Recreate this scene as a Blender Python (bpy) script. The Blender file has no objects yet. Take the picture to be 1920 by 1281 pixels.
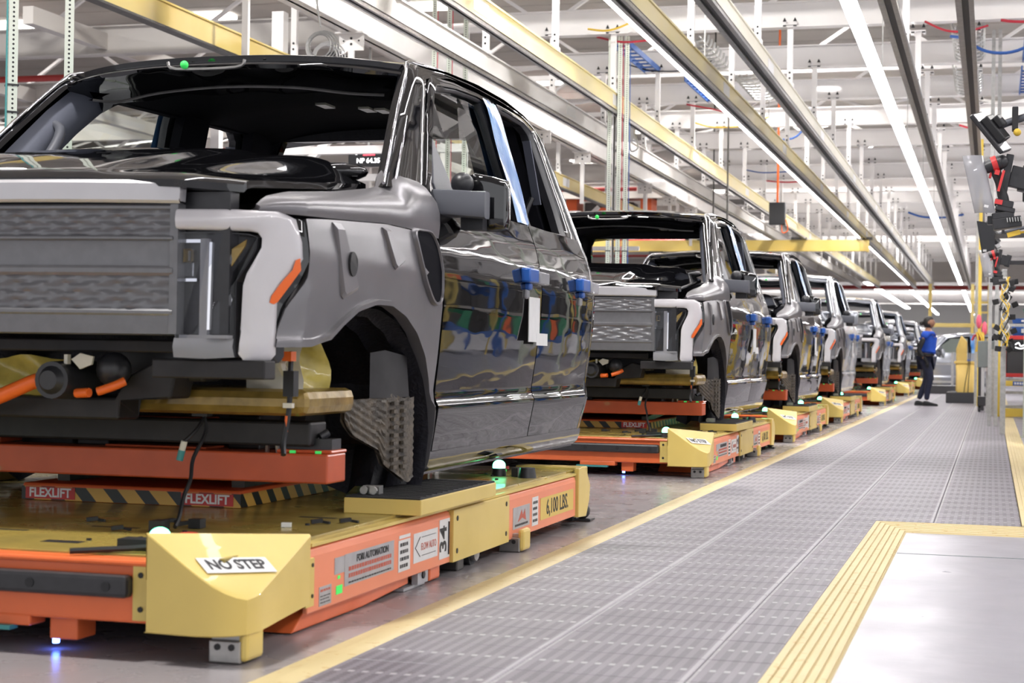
import bpy, bmesh, math, random
import numpy as np
from mathutils import Vector, Matrix, Euler
random.seed(7)
R = math.radians
SC = bpy.context.scene
C = SC.collection

# ------------------------------------------------------------------ camera, world, lights, exposure
cam_d = bpy.data.cameras.new('camera')
cam_d.sensor_width = 36.0
cam_d.lens = 3150.0 / 1920 * 36
cam_d.clip_start = .1
cam_d.clip_end = 400
cam_d.dof.use_dof = True
cam_d.dof.focus_distance = 8.5
cam_d.dof.aperture_fstop = 5.6
cam = bpy.data.objects.new('camera', cam_d)
C.objects.link(cam)
cam.matrix_world = (Matrix.Translation((0, 0, .8)) @ Matrix.Rotation(0.27844, 4, 'Z') @
                    Matrix.Rotation(math.pi / 2 + .008052, 4, 'X') @ Matrix.Rotation(.0157, 4, 'Z'))
SC.camera = cam

w = bpy.data.worlds.new('hall_ambient')
SC.world = w
w.use_nodes = True
w.node_tree.nodes['Background'].inputs[0].default_value = (.95, .96, 1.0, 1)
w.node_tree.nodes['Background'].inputs[1].default_value = 1.0

SC.view_settings.view_transform = 'Standard'
SC.view_settings.look = 'None'
SC.view_settings.gamma = 1
SC.view_settings.exposure = .32
SC.view_settings.use_curve_mapping = False
LAMP = 22.0            # strip lamps
HIGH_BAY = 420.0       # overhead high bay lights (area)

for i, (x, y) in enumerate([(x_, y_) for x_ in (-20, -11, -3.7, 4.5) for y_ in (4, 16, 28, 42, 58, 84, 104, 126) if (x_, y_) != (4.5, 4)]):
    ld = bpy.data.lights.new('high_bay_light', 'AREA')
    ld.shape = 'DISK'
    ld.size = .7
    ld.energy = HIGH_BAY
    ld.color = (1.0, .97, .93)
    lo = bpy.data.objects.new('high_bay_light', ld)
    lo.location = (x, y, 7.0)
    C.objects.link(lo)

# ------------------------------------------------------------------ materials
MATS = {}
def rgb(c):
    return (c[0], c[1], c[2], 1)
def mat(name, col, rough=.5, metal=0., coat=0., ior=1.5, emit=0., ecol=None, var=.0, vscale=6., bump=0., bscale=40.,
        rvar=0., alpha=1., trans=0., col2=None, detail=3., stretch=None):
    m = bpy.data.materials.new(name)
    m.use_nodes = True
    nt = m.node_tree
    b = nt.nodes['Principled BSDF']
    b.inputs['Base Color'].default_value = rgb(col)
    b.inputs['Roughness'].default_value = rough
    b.inputs['Metallic'].default_value = metal
    b.inputs['Coat Weight'].default_value = coat
    b.inputs['Coat Roughness'].default_value = .03
    b.inputs['IOR'].default_value = ior
    b.inputs['Alpha'].default_value = alpha
    b.inputs['Transmission Weight'].default_value = trans
    if emit:
        b.inputs['Emission Color'].default_value = rgb(ecol or col)
        b.inputs['Emission Strength'].default_value = emit
    tc = nt.nodes.new('ShaderNodeTexCoord')
    src = tc.outputs['Object']
    if stretch:
        mp = nt.nodes.new('ShaderNodeMapping')
        mp.inputs['Scale'].default_value = stretch
        nt.links.new(src, mp.inputs['Vector'])
        src = mp.outputs[0]
    if var or rvar or col2:
        n = nt.nodes.new('ShaderNodeTexNoise')
        n.inputs['Scale'].default_value = vscale
        n.inputs['Detail'].default_value = detail
        nt.links.new(src, n.inputs['Vector'])
        if var or col2:
            mx = nt.nodes.new('ShaderNodeMix')
            mx.data_type = 'RGBA'
            c2 = col2 or tuple(max(0, min(1, v * (1 - var))) for v in col)
            mx.inputs[6].default_value = rgb(col)
            mx.inputs[7].default_value = rgb(c2)
            mr = nt.nodes.new('ShaderNodeMapRange')
            mr.inputs[1].default_value = .35
            mr.inputs[2].default_value = .65
            nt.links.new(n.outputs[0], mr.inputs[0])
            nt.links.new(mr.outputs[0], mx.inputs[0])
            nt.links.new(mx.outputs[2], b.inputs['Base Color'])
        if rvar:
            mr = nt.nodes.new('ShaderNodeMapRange')
            mr.inputs[1].default_value = .3
            mr.inputs[2].default_value = .7
            mr.inputs[3].default_value = max(.02, rough - rvar)
            mr.inputs[4].default_value = rough + rvar
            nt.links.new(n.outputs[0], mr.inputs[0])
            nt.links.new(mr.outputs[0], b.inputs['Roughness'])
    if bump:
        n2 = nt.nodes.new('ShaderNodeTexNoise')
        n2.inputs['Scale'].default_value = bscale
        n2.inputs['Detail'].default_value = 2
        nt.links.new(src, n2.inputs['Vector'])
        bp = nt.nodes.new('ShaderNodeBump')
        bp.inputs['Strength'].default_value = 1
        bp.inputs['Distance'].default_value = bump
        nt.links.new(n2.outputs[0], bp.inputs['Height'])
        nt.links.new(bp.outputs[0], b.inputs['Normal'])
    MATS[name] = m
    return m

mat('black_paint', (.004, .004, .005), .03, 0, 0, 1.75, bump=.0030, bscale=3.6, stretch=(1, .5, 1.7))
mat('silver_paint', (.42, .44, .48), .16, .55, .6, 1.5, bump=.0015, bscale=3)
mat('white_paint', (.62, .63, .66), .14, .1, .6, 1.5)
mat('slate_paint', (.12, .135, .165), .16, .4, .7, 1.5, bump=.0015, bscale=3)
mat('grey_primer', (.195, .188, .198), .28, .35, 0, 1.5, var=.12, vscale=5, bump=.0002, bscale=300)
mat('fascia_grey', (.17, .17, .18), .30, .25, 0, 1.5, var=.1, vscale=30)
mat('trim_silver', (.50, .49, .51), .3, .3, .2, 1.5, var=.05, vscale=8)
mat('lamp_white', (.60, .58, .60), .22, 0, .6, 1.5, var=.04, vscale=9)
mat('film', (.8, .8, .78), .12, 0, 0, 1.4, alpha=.35, bump=.004, bscale=25)
mat('film_yellow', (.62, .50, .12), .25, 0, .3, 1.4, bump=.006, bscale=16, var=.3, vscale=12)
mat('film_pale', (.70, .66, .55), .3, 0, .2, 1.4, bump=.006, bscale=14, var=.1)
mat('chrome', (.75, .75, .78), .1, 1, 0)
mat('steel', (.42, .41, .40), .35, .9, 0, var=.2, vscale=20)
mat('dark_steel', (.10, .095, .09), .45, .7, 0, var=.3, vscale=15)
mat('rubber', (.018, .018, .02), .6, 0, 0, var=.2, vscale=30)
mat('dark_plastic', (.028, .028, .032), .38, 0, 0, var=.2, vscale=30)
mat('grey_plastic', (.10, .105, .125), .42, 0, 0, var=.08)
mat('cloth_black', (.008, .008, .011), .95, 0, 0, 1.2, bump=.001, bscale=400)
mat('pillar_grey', (.13, .14, .18), .55, 0, 0, var=.05)
mat('liner_black', (.018, .018, .026), .5, 0, 0, bump=.004, bscale=60, var=.3, vscale=25)
mat('underbody', (.022, .020, .022), .5, .2, 0, var=.4, vscale=14)
mat('brass_film', (.36, .24, .06), .3, .3, .3, 1.4, var=.45, vscale=10, bump=.008, bscale=14)
mat('cable_orange', (.85, .15, .02), .4, 0, 0)
mat('agv_orange', (.80, .16, .045), .38, .0, .15, var=.12, vscale=5, rvar=.08)
mat('agv_orange_dark', (.52, .085, .025), .45, 0, .1, var=.15, vscale=7)
mat('agv_salmon', (.86, .27, .14), .42, 0, .1, var=.06, vscale=4)
mat('agv_yellow', (.72, .54, .15), .42, 0, .15, var=.08, vscale=3, rvar=.06)
mat('agv_deck', (.42, .32, .075), .33, .1, .2, col2=(.27, .205, .05), vscale=5, rvar=.12, detail=6)
mat('sticker_white', (.72, .72, .72), .45, var=.06, vscale=20)
mat('sticker_grey', (.46, .46, .48), .35, .3, 0, var=.15, vscale=20)
mat('sticker_yellow', (.70, .50, .12), .45)
mat('red_sign', (.52, .03, .03), .4)
mat('red_plastic', (.62, .03, .03), .35, coat=.3)
mat('black_ink', (.01, .01, .012), .5)
mat('white_ink', (.8, .8, .8), .5)
mat('red_ink', (.5, .1, .06), .5)
mat('green_tape', (.05, .75, .12), .5, emit=.25, ecol=(.05, .8, .15))
mat('green_lamp', (.25, 1, .6), .3, emit=9., ecol=(.12, 1, .45))
mat('blue_led', (.2, .3, 1), .3, emit=30., ecol=(.08, .18, 1))
mat('blue_film', (.04, .16, .46), .22, 0, .3, 1.45, col2=(.22, .42, .72), vscale=9, bump=.006, bscale=10, stretch=(1, 1, .25))
mat('blue_clip', (.015, .10, .42), .3, 0, .4, 1.45)
mat('blue_metal', (.03, .11, .38), .45)
mat('teal_paint', (.05, .25, .25), .5)
mat('green_box', (.02, .22, .12), .5)
mat('lift_orange', (.75, .13, .03), .5)
mat('shield_brown', (.12, .095, .068), .5, 0, 0, col2=(.05, .042, .033), vscale=26, bump=.003, bscale=90)
mat('white_steel', (.80, .78, .775), .42, 0, .1, var=.05, vscale=2)
mat('cream_steel', (.72, .69, .58), .4, 0, .15, var=.08, vscale=1.5)
mat('rail_yellow', (.78, .67, .32), .4, 0, .15, col2=(.76, .67, .40), vscale=1.2)
mat('rail_gold', (.66, .52, .17), .4, 0, .15, col2=(.62, .45, .11), vscale=1.2)
mat('deck_beige', (.50, .47, .43), .7, 0, 0, var=.2, vscale=.6)
mat('wall_beige', (.62, .59, .56), .7, 0, 0, var=.12, vscale=.5)
mat('red_pipe', (.40, .04, .035), .5)
mat('green_strut', (.42, .52, .44), .4, .3, 0, var=.15, vscale=12)
mat('galv', (.50, .50, .49), .4, .6, 0, var=.2, vscale=25)
mat('lamp_glow', (1, 1, 1), .5, emit=LAMP, ecol=(1, .97, .985))
mat('panel_glow', (1, 1, 1), .5, emit=5, ecol=(1, .96, .9))
mat('screen_dark', (.012, .012, .015), .25)
mat('red_glow', (.9, .1, .12), .4, emit=1.6, ecol=(.9, .06, .1))
mat('white_glow', (1, 1, 1), .4, emit=1.8)
mat('screen_glow', (.9, .45, .12), .3, emit=.9, ecol=(.85, .42, .16))
mat('skin', (.30, .15, .09), .5, var=.06, vscale=30)
mat('hair', (.012, .01, .009), .5, bump=.003, bscale=120)
mat('blue_shirt', (.012, .075, .48), .8, var=.2, vscale=9, bump=.003, bscale=30)
mat('navy_trousers', (.008, .011, .035), .8, var=.3, vscale=12, bump=.004, bscale=25)
mat('black_fabric', (.008, .008, .01), .8, bump=.003, bscale=40)
mat('safety_yellow', (.78, .56, .08), .4, 0, .2, var=.06, vscale=4)
mat('bin_yellow', (.82, .58, .16), .5, var=.05)
mat('box_grey', (.20, .24, .24), .5, .2, 0, var=.06)
mat('tool_cart_dark', (.05, .05, .055), .45, .2, 0)
mat('clear_plastic', (.42, .42, .45), .22, 0, 0, 1.45, alpha=.6)
mat('cable_red', (.45, .03, .05), .5)
mat('cable_blue', (.03, .10, .35), .5)
mat('cable_yellow', (.72, .48, .05), .5)
mat('cable_black', (.012, .012, .014), .5)
mat('cable_white', (.7, .7, .7), .5)
mat('pink_tag', (.85, .14, .22), .5)

def nodes_of(name):
    m = bpy.data.materials.new(name)
    m.use_nodes = True
    MATS[name] = m
    return m, m.node_tree, m.node_tree.nodes['Principled BSDF']
def mth(nt, op, a, b=None, clamp=False):
    n = nt.nodes.new('ShaderNodeMath')
    n.operation = op
    n.use_clamp = clamp
    for i, v in enumerate((a, b)):
        if v is None:
            continue
        if isinstance(v, (int, float)):
            n.inputs[i].default_value = v
        else:
            nt.links.new(v, n.inputs[i])
    return n.outputs[0]
def mixc(nt, f, a, b):
    n = nt.nodes.new('ShaderNodeMix')
    n.data_type = 'RGBA'
    nt.links.new(f, n.inputs[0])
    for k, v in ((6, a), (7, b)):
        if isinstance(v, tuple):
            n.inputs[k].default_value = rgb(v)
        else:
            nt.links.new(v, n.inputs[k])
    return n.outputs[2]
def noise(nt, vec, sc, det=3):
    n = nt.nodes.new('ShaderNodeTexNoise')
    n.inputs['Scale'].default_value = sc
    n.inputs['Detail'].default_value = det
    nt.links.new(vec, n.inputs['Vector'])
    return n.outputs[0]

def glass_mat(name, tint, rough=.0):
    m, nt, b = nodes_of(name)
    nt.nodes.remove(b)
    out = [n for n in nt.nodes if n.type == 'OUTPUT_MATERIAL'][0]
    tr = nt.nodes.new('ShaderNodeBsdfTransparent'); tr.inputs[0].default_value = rgb(tint)
    gl = nt.nodes.new('ShaderNodeBsdfGlossy'); gl.inputs['Roughness'].default_value = rough
    fr = nt.nodes.new('ShaderNodeFresnel')
    ge = nt.nodes.new('ShaderNodeNewGeometry')
    nt.links.new(mth(nt, 'SUBTRACT', 1.45, mth(nt, 'MULTIPLY', ge.outputs['Backfacing'], 1.45 - 1 / 1.45)), fr.inputs[0])
    mx = nt.nodes.new('ShaderNodeMixShader')
    nt.links.new(fr.outputs[0], mx.inputs[0]); nt.links.new(tr.outputs[0], mx.inputs[1]); nt.links.new(gl.outputs[0], mx.inputs[2])
    nt.links.new(mx.outputs[0], out.inputs[0])
glass_mat('window_glass', (.84, .90, .86))
glass_mat('lens_glass', (.86, .87, .9), .03)

def make_floor_mat():
    m, nt, b = nodes_of('concrete_floor')
    g = nt.nodes.new('ShaderNodeNewGeometry')
    n1 = noise(nt, g.outputs['Position'], .5, 5)
    n2 = noise(nt, g.outputs['Position'], 3.5, 6)
    c = mixc(nt, n1, (.235, .23, .265), (.31, .305, .345))
    c = mixc(nt, mth(nt, 'MULTIPLY', n2, .5), c, (.23, .22, .25))
    nt.links.new(c, b.inputs['Base Color'])
    mr = nt.nodes.new('ShaderNodeMapRange')
    mr.inputs[3].default_value = .22
    mr.inputs[4].default_value = .44
    nt.links.new(n2, mr.inputs[0])
    nt.links.new(mr.outputs[0], b.inputs['Roughness'])
    bp = nt.nodes.new('ShaderNodeBump')
    bp.inputs['Distance'].default_value = .002
    nt.links.new(noise(nt, g.outputs['Position'], 9, 4), bp.inputs['Height'])
    nt.links.new(bp.outputs[0], b.inputs['Normal'])
make_floor_mat()

def make_lane_mat():
    m, nt, b = nodes_of('lane_floor')
    g = nt.nodes.new('ShaderNodeNewGeometry')
    n1 = noise(nt, g.outputs['Position'], .8, 5)
    n2 = noise(nt, g.outputs['Position'], 4, 6)
    c = mixc(nt, n1, (.24, .22, .23), (.36, .34, .35))
    c = mixc(nt, mth(nt, 'MULTIPLY', n2, .45), c, (.15, .13, .13))
    nt.links.new(c, b.inputs['Base Color'])
    mr = nt.nodes.new('ShaderNodeMapRange')
    mr.inputs[3].default_value = .12
    mr.inputs[4].default_value = .42
    nt.links.new(n2, mr.inputs[0])
    nt.links.new(mr.outputs[0], b.inputs['Roughness'])
make_lane_mat()

def make_tile_mat():
    m, nt, b = nodes_of('mat_tile')
    g = nt.nodes.new('ShaderNodeNewGeometry')
    sp = nt.nodes.new('ShaderNodeSeparateXYZ')
    nt.links.new(g.outputs['Position'], sp.inputs[0])
    X, Y = sp.outputs[0], sp.outputs[1]
    fx = mth(nt, 'FRACT', mth(nt, 'DIVIDE', mth(nt, 'ADD', X, 21.62), .0375))
    fy = mth(nt, 'FRACT', mth(nt, 'DIVIDE', Y, .0229))
    hx = mth(nt, 'LESS_THAN', mth(nt, 'ABSOLUTE', mth(nt, 'SUBTRACT', fx, .5)), .26)
    hy = mth(nt, 'LESS_THAN', mth(nt, 'ABSOLUTE', mth(nt, 'SUBTRACT', fy, .5)), .30)
    hole = mth(nt, 'MULTIPLY', hx, hy)
    ry = mth(nt, 'FRACT', mth(nt, 'DIVIDE', mth(nt, 'SUBTRACT', Y, 2.2), .32))
    row = mth(nt, 'LESS_THAN', mth(nt, 'ABSOLUTE', mth(nt, 'SUBTRACT', ry, .5)), .035)
    fx2 = mth(nt, 'FRACT', mth(nt, 'DIVIDE', mth(nt, 'ADD', X, 21.62), .0375))
    dash = mth(nt, 'LESS_THAN', mth(nt, 'ABSOLUTE', mth(nt, 'SUBTRACT', fx2, .5)), .22)
    cross = mth(nt, 'MULTIPLY', row, dash)
    cx = mth(nt, 'FRACT', mth(nt, 'DIVIDE', mth(nt, 'ADD', X, 10.62), .45))
    col = mth(nt, 'GREATER_THAN', mth(nt, 'ABSOLUTE', mth(nt, 'SUBTRACT', cx, .5)), .468)
    n = noise(nt, g.outputs['Position'], 2.2, 5)
    n = mth(nt, 'MULTIPLY', mth(nt, 'SUBTRACT', n, .35), 2.0, True)
    base = mixc(nt, n, (.185, .170, .198), (.128, .117, .135))
    base = mixc(nt, mth(nt, 'MULTIPLY', hole, .8), base, (.055, .05, .06))
    lt = mth(nt, 'MAXIMUM', mth(nt, 'MULTIPLY', cross, .62), mth(nt, 'MULTIPLY', col, .42))
    base = mixc(nt, lt, base, (.48, .46, .49))
    nt.links.new(base, b.inputs['Base Color'])
    b.inputs['Roughness'].default_value = .5
    bp = nt.nodes.new('ShaderNodeBump')
    bp.inputs['Distance'].default_value = .003
    bp.inputs['Strength'].default_value = .6
    nt.links.new(mth(nt, 'SUBTRACT', 1, hole), bp.inputs['Height'])
    nt.links.new(bp.outputs[0], b.inputs['Normal'])
make_tile_mat()

def make_hazard_mat():
    m, nt, b = nodes_of('hazard_stripes')
    tc = nt.nodes.new('ShaderNodeTexCoord')
    sp = nt.nodes.new('ShaderNodeSeparateXYZ')
    nt.links.new(tc.outputs['Object'], sp.inputs[0])
    s = mth(nt, 'ADD', mth(nt, 'ADD', sp.outputs[0], sp.outputs[1]), mth(nt, 'MULTIPLY', sp.outputs[2], .9))
    f = mth(nt, 'FRACT', mth(nt, 'DIVIDE', s, .125))
    k = mth(nt, 'LESS_THAN', f, .45)
    nt.links.new(mixc(nt, k, (.62, .36, .07), (.012, .012, .014)), b.inputs['Base Color'])
    b.inputs['Roughness'].default_value = .4
make_hazard_mat()

def make_edge_mat():
    m, nt, b = nodes_of('edge_yellow')
    g = nt.nodes.new('ShaderNodeNewGeometry')
    n = noise(nt, g.outputs['Position'], 3, 6)
    n2 = noise(nt, g.outputs['Position'], 22, 4)
    c = mixc(nt, n, (.50, .40, .19), (.57, .47, .26))
    c = mixc(nt, mth(nt, 'MULTIPLY', mth(nt, 'GREATER_THAN', n2, .63), .55), c, (.42, .27, .09))
    nt.links.new(c, b.inputs['Base Color'])
    b.inputs['Roughness'].default_value = .55
make_edge_mat()

# ------------------------------------------------------------------ mesh builder
class MB:
    def __init__(s):
        s.v = []; s.f = []; s.mi = []; s.m = 0
    def add(s, vs, fs):
        o = len(s.v)
        s.v.extend([tuple(v) for v in vs])
        for f in fs:
            s.f.append([i + o for i in f]); s.mi.append(s.m)
        return s
    def box(s, x0, x1, y0, y1, z0, z1):
        return s.add([(x0, y0, z0), (x1, y0, z0), (x1, y1, z0), (x0, y1, z0), (x0, y0, z1), (x1, y0, z1), (x1, y1, z1), (x0, y1, z1)],
                     [(0, 3, 2, 1), (4, 5, 6, 7), (0, 1, 5, 4), (1, 2, 6, 5), (2, 3, 7, 6), (3, 0, 4, 7)])
    def obox(s, c, d, rot):
        Mr = rot.to_matrix() if not isinstance(rot, Matrix) else rot
        vs = []
        for z in (-1, 1):
            for x, y in ((-1, -1), (1, -1), (1, 1), (-1, 1)):
                vs.append(Vector(c) + Mr @ Vector((x * d[0] / 2, y * d[1] / 2, z * d[2] / 2)))
        return s.add(vs, [(0, 3, 2, 1), (4, 5, 6, 7), (0, 1, 5, 4), (1, 2, 6, 5), (2, 3, 7, 6), (3, 0, 4, 7)])
    def bar(s, p0, p1, a, b=None, up=(0, 0, 1)):
        b = b or a
        p0, p1 = Vector(p0), Vector(p1)
        d = (p1 - p0); L = d.length; d.normalize()
        u = Vector(up)
        if abs(d.dot(u)) > .98: u = Vector((0, 1, 0))
        x = d.cross(u).normalized(); z = x.cross(d).normalized()
        vs = []
        for p in (p0, p1):
            for i, j in ((-1, -1), (1, -1), (1, 1), (-1, 1)):
                vs.append(p + x * i * a / 2 + z * j * b / 2)
        return s.add(vs, [(0, 1, 2, 3), (7, 6, 5, 4), (0, 4, 5, 1), (1, 5, 6, 2), (2, 6, 7, 3), (3, 7, 4, 0)])
    def loft(s, loops, closed=True, cap0=False, cap1=False):
        n = len(loops[0]); vs = [p for l in loops for p in l]; fs = []
        for i in range(len(loops) - 1):
            for j in range(n if closed else n - 1):
                k = (j + 1) % n
                fs.append((i * n + j, i * n + k, (i + 1) * n + k, (i + 1) * n + j))
        if cap0: fs.append(tuple(reversed(range(n))))
        if cap1: fs.append(tuple((len(loops) - 1) * n + j for j in range(n)))
        return s.add(vs, fs)
    def cyl(s, p0, p1, r0, r1=None, n=12, caps=True):
        r1 = r0 if r1 is None else r1
        p0, p1 = Vector(p0), Vector(p1)
        d = (p1 - p0).normalized()
        u = Vector((0, 0, 1)) if abs(d.z) < .9 else Vector((0, 1, 0))
        x = d.cross(u).normalized(); y = d.cross(x)
        l = [[p + (x * math.cos(a) + y * math.sin(a)) * r for a in [2 * math.pi * k / n for k in range(n)]] for p, r in ((p0, r0), (p1, r1))]
        return s.loft(l, True, caps, caps)
    def tube(s, pts, r, n=6, smoothed=True):
        pts = [Vector(p) for p in pts]
        if smoothed and len(pts) > 2:
            q = []
            P = [pts[0]] + pts + [pts[-1]]
            for i in range(1, len(P) - 2):
                for t in (0, .25, .5, .75):
                    a, b, c, d = P[i - 1], P[i], P[i + 1], P[i + 2]
                    q.append(.5 * ((2 * b) + (-a + c) * t + (2 * a - 5 * b + 4 * c - d) * t * t + (-a + 3 * b - 3 * c + d) * t ** 3))
            q.append(pts[-1]); pts = q
        loops = []
        x = None
        for i, p in enumerate(pts):
            d = (pts[min(i + 1, len(pts) - 1)] - pts[max(i - 1, 0)]).normalized()
            if x is None:
                u = Vector((0, 0, 1)) if abs(d.z) < .9 else Vector((0, 1, 0))
                x = d.cross(u).normalized()
            x = (x - d * x.dot(d)).normalized(); y = d.cross(x)
            loops.append([p + (x * math.cos(a) + y * math.sin(a)) * r for a in [2 * math.pi * k / n for k in range(n)]])
        return s.loft(loops, True, True, True)
    def prism(s, poly, vec):
        n = len(poly); v = Vector(vec)
        vs = [Vector(p) for p in poly] + [Vector(p) + v for p in poly]
        fs = [tuple(range(n)), tuple(reversed(range(n, 2 * n)))] + [(i, i + n, (i + 1) % n + n, (i + 1) % n) for i in range(n)]
        return s.add(vs, fs)
    def ball(s, c, r, n=12, m=8, zmin=-1.):
        c = Vector(c); rr = r if isinstance(r, (tuple, list)) else (r, r, r)
        loops = []
        for i in range(m + 1):
            t = zmin + (1 - zmin) * i / m
            t = max(-.9999, min(.9999, t)) if i not in (0, m) else t
            a = math.asin(max(-1, min(1, zmin))) + (math.pi / 2 - math.asin(max(-1, min(1, zmin)))) * i / m
            loops.append([c + Vector((rr[0] * math.cos(a) * math.cos(b), rr[1] * math.cos(a) * math.sin(b), rr[2] * math.sin(a))) for b in [2 * math.pi * k / n for k in range(n)]])
        return s.loft(loops, True, True, False)
    def grid(s, P):
        return s.loft(P, closed=False)
    def mirror(s, keep=True):
        n = len(s.v)
        vs = [(-x, y, z) for x, y, z in s.v]
        if keep:
            s.v += vs
            s.f += [[i + n for i in reversed(f)] for f in s.f]
            s.mi += list(s.mi)
        else:
            s.v = vs
            s.f = [list(reversed(f)) for f in s.f]
        return s
    def mesh(s, name, mats, smooth=None):
        me = bpy.data.meshes.new(name)
        me.from_pydata(s.v, [], s.f)
        for m in (mats if isinstance(mats, (list, tuple)) else [mats]):
            me.materials.append(MATS[m])
        me.polygons.foreach_set('material_index', s.mi)
        bm = bmesh.new(); bm.from_mesh(me)
        bmesh.ops.remove_doubles(bm, verts=bm.verts, dist=1e-5)
        bmesh.ops.recalc_face_normals(bm, faces=bm.faces)
        bm.to_mesh(me); bm.free()
        if smooth is not None:
            me.shade_smooth()
            me.set_sharp_from_angle(angle=R(smooth))
        me.update()
        return me
    def build(s, name, mats, parent=None, smooth=None, bevel=0, loc=None, solid=0, label=None):
        me = s.mesh(name, mats, smooth)
        return link(name, me, parent, bevel, loc, solid, label)

def link(name, me, parent=None, bevel=0, loc=None, solid=0, label=None):
    o = bpy.data.objects.new(name, me)
    C.objects.link(o)
    if parent: o.parent = parent
    if loc: o.location = loc
    if solid:
        md = o.modifiers.new('solid', 'SOLIDIFY'); md.thickness = solid; md.offset = 0
    if bevel:
        md = o.modifiers.new('bevel', 'BEVEL'); md.width = bevel; md.segments = 2; md.limit_method = 'ANGLE'; md.angle_limit = R(40)
        md.harden_normals = False
    if label: o['label'] = label
    return o

def tag(o, label=None, cat=None, group=None, kind=None):
    if label: o['label'] = label
    if cat: o['category'] = cat
    if group: o['group'] = group
    if kind: o['kind'] = kind
    return o
def thing(name, label, cat, loc=(0, 0, 0), rz=0, group=None):
    o = bpy.data.objects.new(name, None)
    C.objects.link(o); o.location = loc; o.rotation_euler = (0, 0, rz)
    o.empty_display_size = .1
    return tag(o, label, cat, group)
def copy_tree(o, parent=None):
    c = o.copy(); C.objects.link(c)
    if parent: c.parent = parent
    for ch in list(o.children):
        copy_tree(ch, c)
    return c
def kids(o):
    r = []
    for c in o.children:
        r.append(c); r += kids(c)
    return r
_tx = {}
def text(name, body, size, matname, parent, M, ext=.0008, sx=1., bold=0., align='CENTER'):
    key = (body, size, matname, sx, bold)
    if key not in _tx:
        cu = bpy.data.curves.new('t', 'FONT')
        cu.body = body; cu.size = size; cu.extrude = ext; cu.align_x = align; cu.align_y = 'CENTER'; cu.offset = bold
        cu.resolution_u = 3
        ob = bpy.data.objects.new('t', cu); C.objects.link(ob)
        dg = bpy.context.evaluated_depsgraph_get()
        me = bpy.data.meshes.new_from_object(ob.evaluated_get(dg))
        bpy.data.objects.remove(ob)
        me.name = name
        if sx != 1:
            me.transform(Matrix.Diagonal((sx, 1, 1, 1)))
        me.materials.clear(); me.materials.append(MATS[matname])
        _tx[key] = me
    o = bpy.data.objects.new(name, _tx[key]); C.objects.link(o)
    if parent: o.parent = parent
    o.matrix_local = M
    return o
def frame_mat(o, x, y):      # matrix with origin o, local x axis x, local y axis y
    x = Vector(x).normalized(); y = Vector(y); y = (y - x * y.dot(x)).normalized(); z = x.cross(y)
    m = Matrix((x, y, z)).transposed().to_4x4(); m.translation = Vector(o)
    return m
# ------------------------------------------------------------------ truck cab body
WZ = [.30, .36, .395, .44, .57, .60, .615, .64, .68, .80, .98, 1.10, 1.20, 1.30, 1.36, 1.42, 1.90, 1.95, 2.0, 2.03]
WX = [.88, .955, .97, .975, 1.0, 1.004, .996, .988, .993, 1.010, 1.030, 1.034, 1.022, .998, .975, .955, .825, .80, .775, .76]
def wx(z): return float(np.interp(z, WZ, WX))
def yf(x): return 2.0 * max(0, abs(x) - .7) ** 2
def resample(poly, n):          # even arc-length points along an open polyline
    P = np.array(poly, float); d = np.r_[0, np.cumsum(np.linalg.norm(np.diff(P, axis=0), axis=1))]
    t = np.linspace(0, d[-1], n)
    return [tuple(np.interp(q, d, P[:, k]) for k in range(P.shape[1])) for q in t]
def roundpoly(P, r, n=4):       # closed 2D/3D polygon with rounded corners, n+1 points per corner
    out = []; m = len(P)
    for i in range(m):
        a, b, c = Vector(P[i - 1]), Vector(P[i]), Vector(P[(i + 1) % m])
        rr = r[i] if isinstance(r, (list, tuple)) else r
        da = min(rr, (a - b).length * .45); dc = min(rr, (c - b).length * .45)
        p0 = b + (a - b).normalized() * da; p1 = b + (c - b).normalized() * dc
        for k in range(n + 1):
            t = k / n
            out.append(tuple((1 - t) ** 2 * p0 + 2 * t * (1 - t) * b + t * t * p1))
    return out
def densify(P, k):
    out = []
    for i in range(len(P)):
        a, b = P[i], P[(i + 1) % len(P)]
        for j in range(k):
            t = j / k
            out.append(tuple(a[q] + (b[q] - a[q]) * t for q in range(len(a))))
    return out
def sidepts(P, off=0.): return [(wx(z) - off, y, z) for y, z in P]
def inset(outer, inner, t): return [tuple(a[k] + (b[k] - a[k]) * t for k in range(len(a))) for a, b in zip(outer, inner)]

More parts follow.
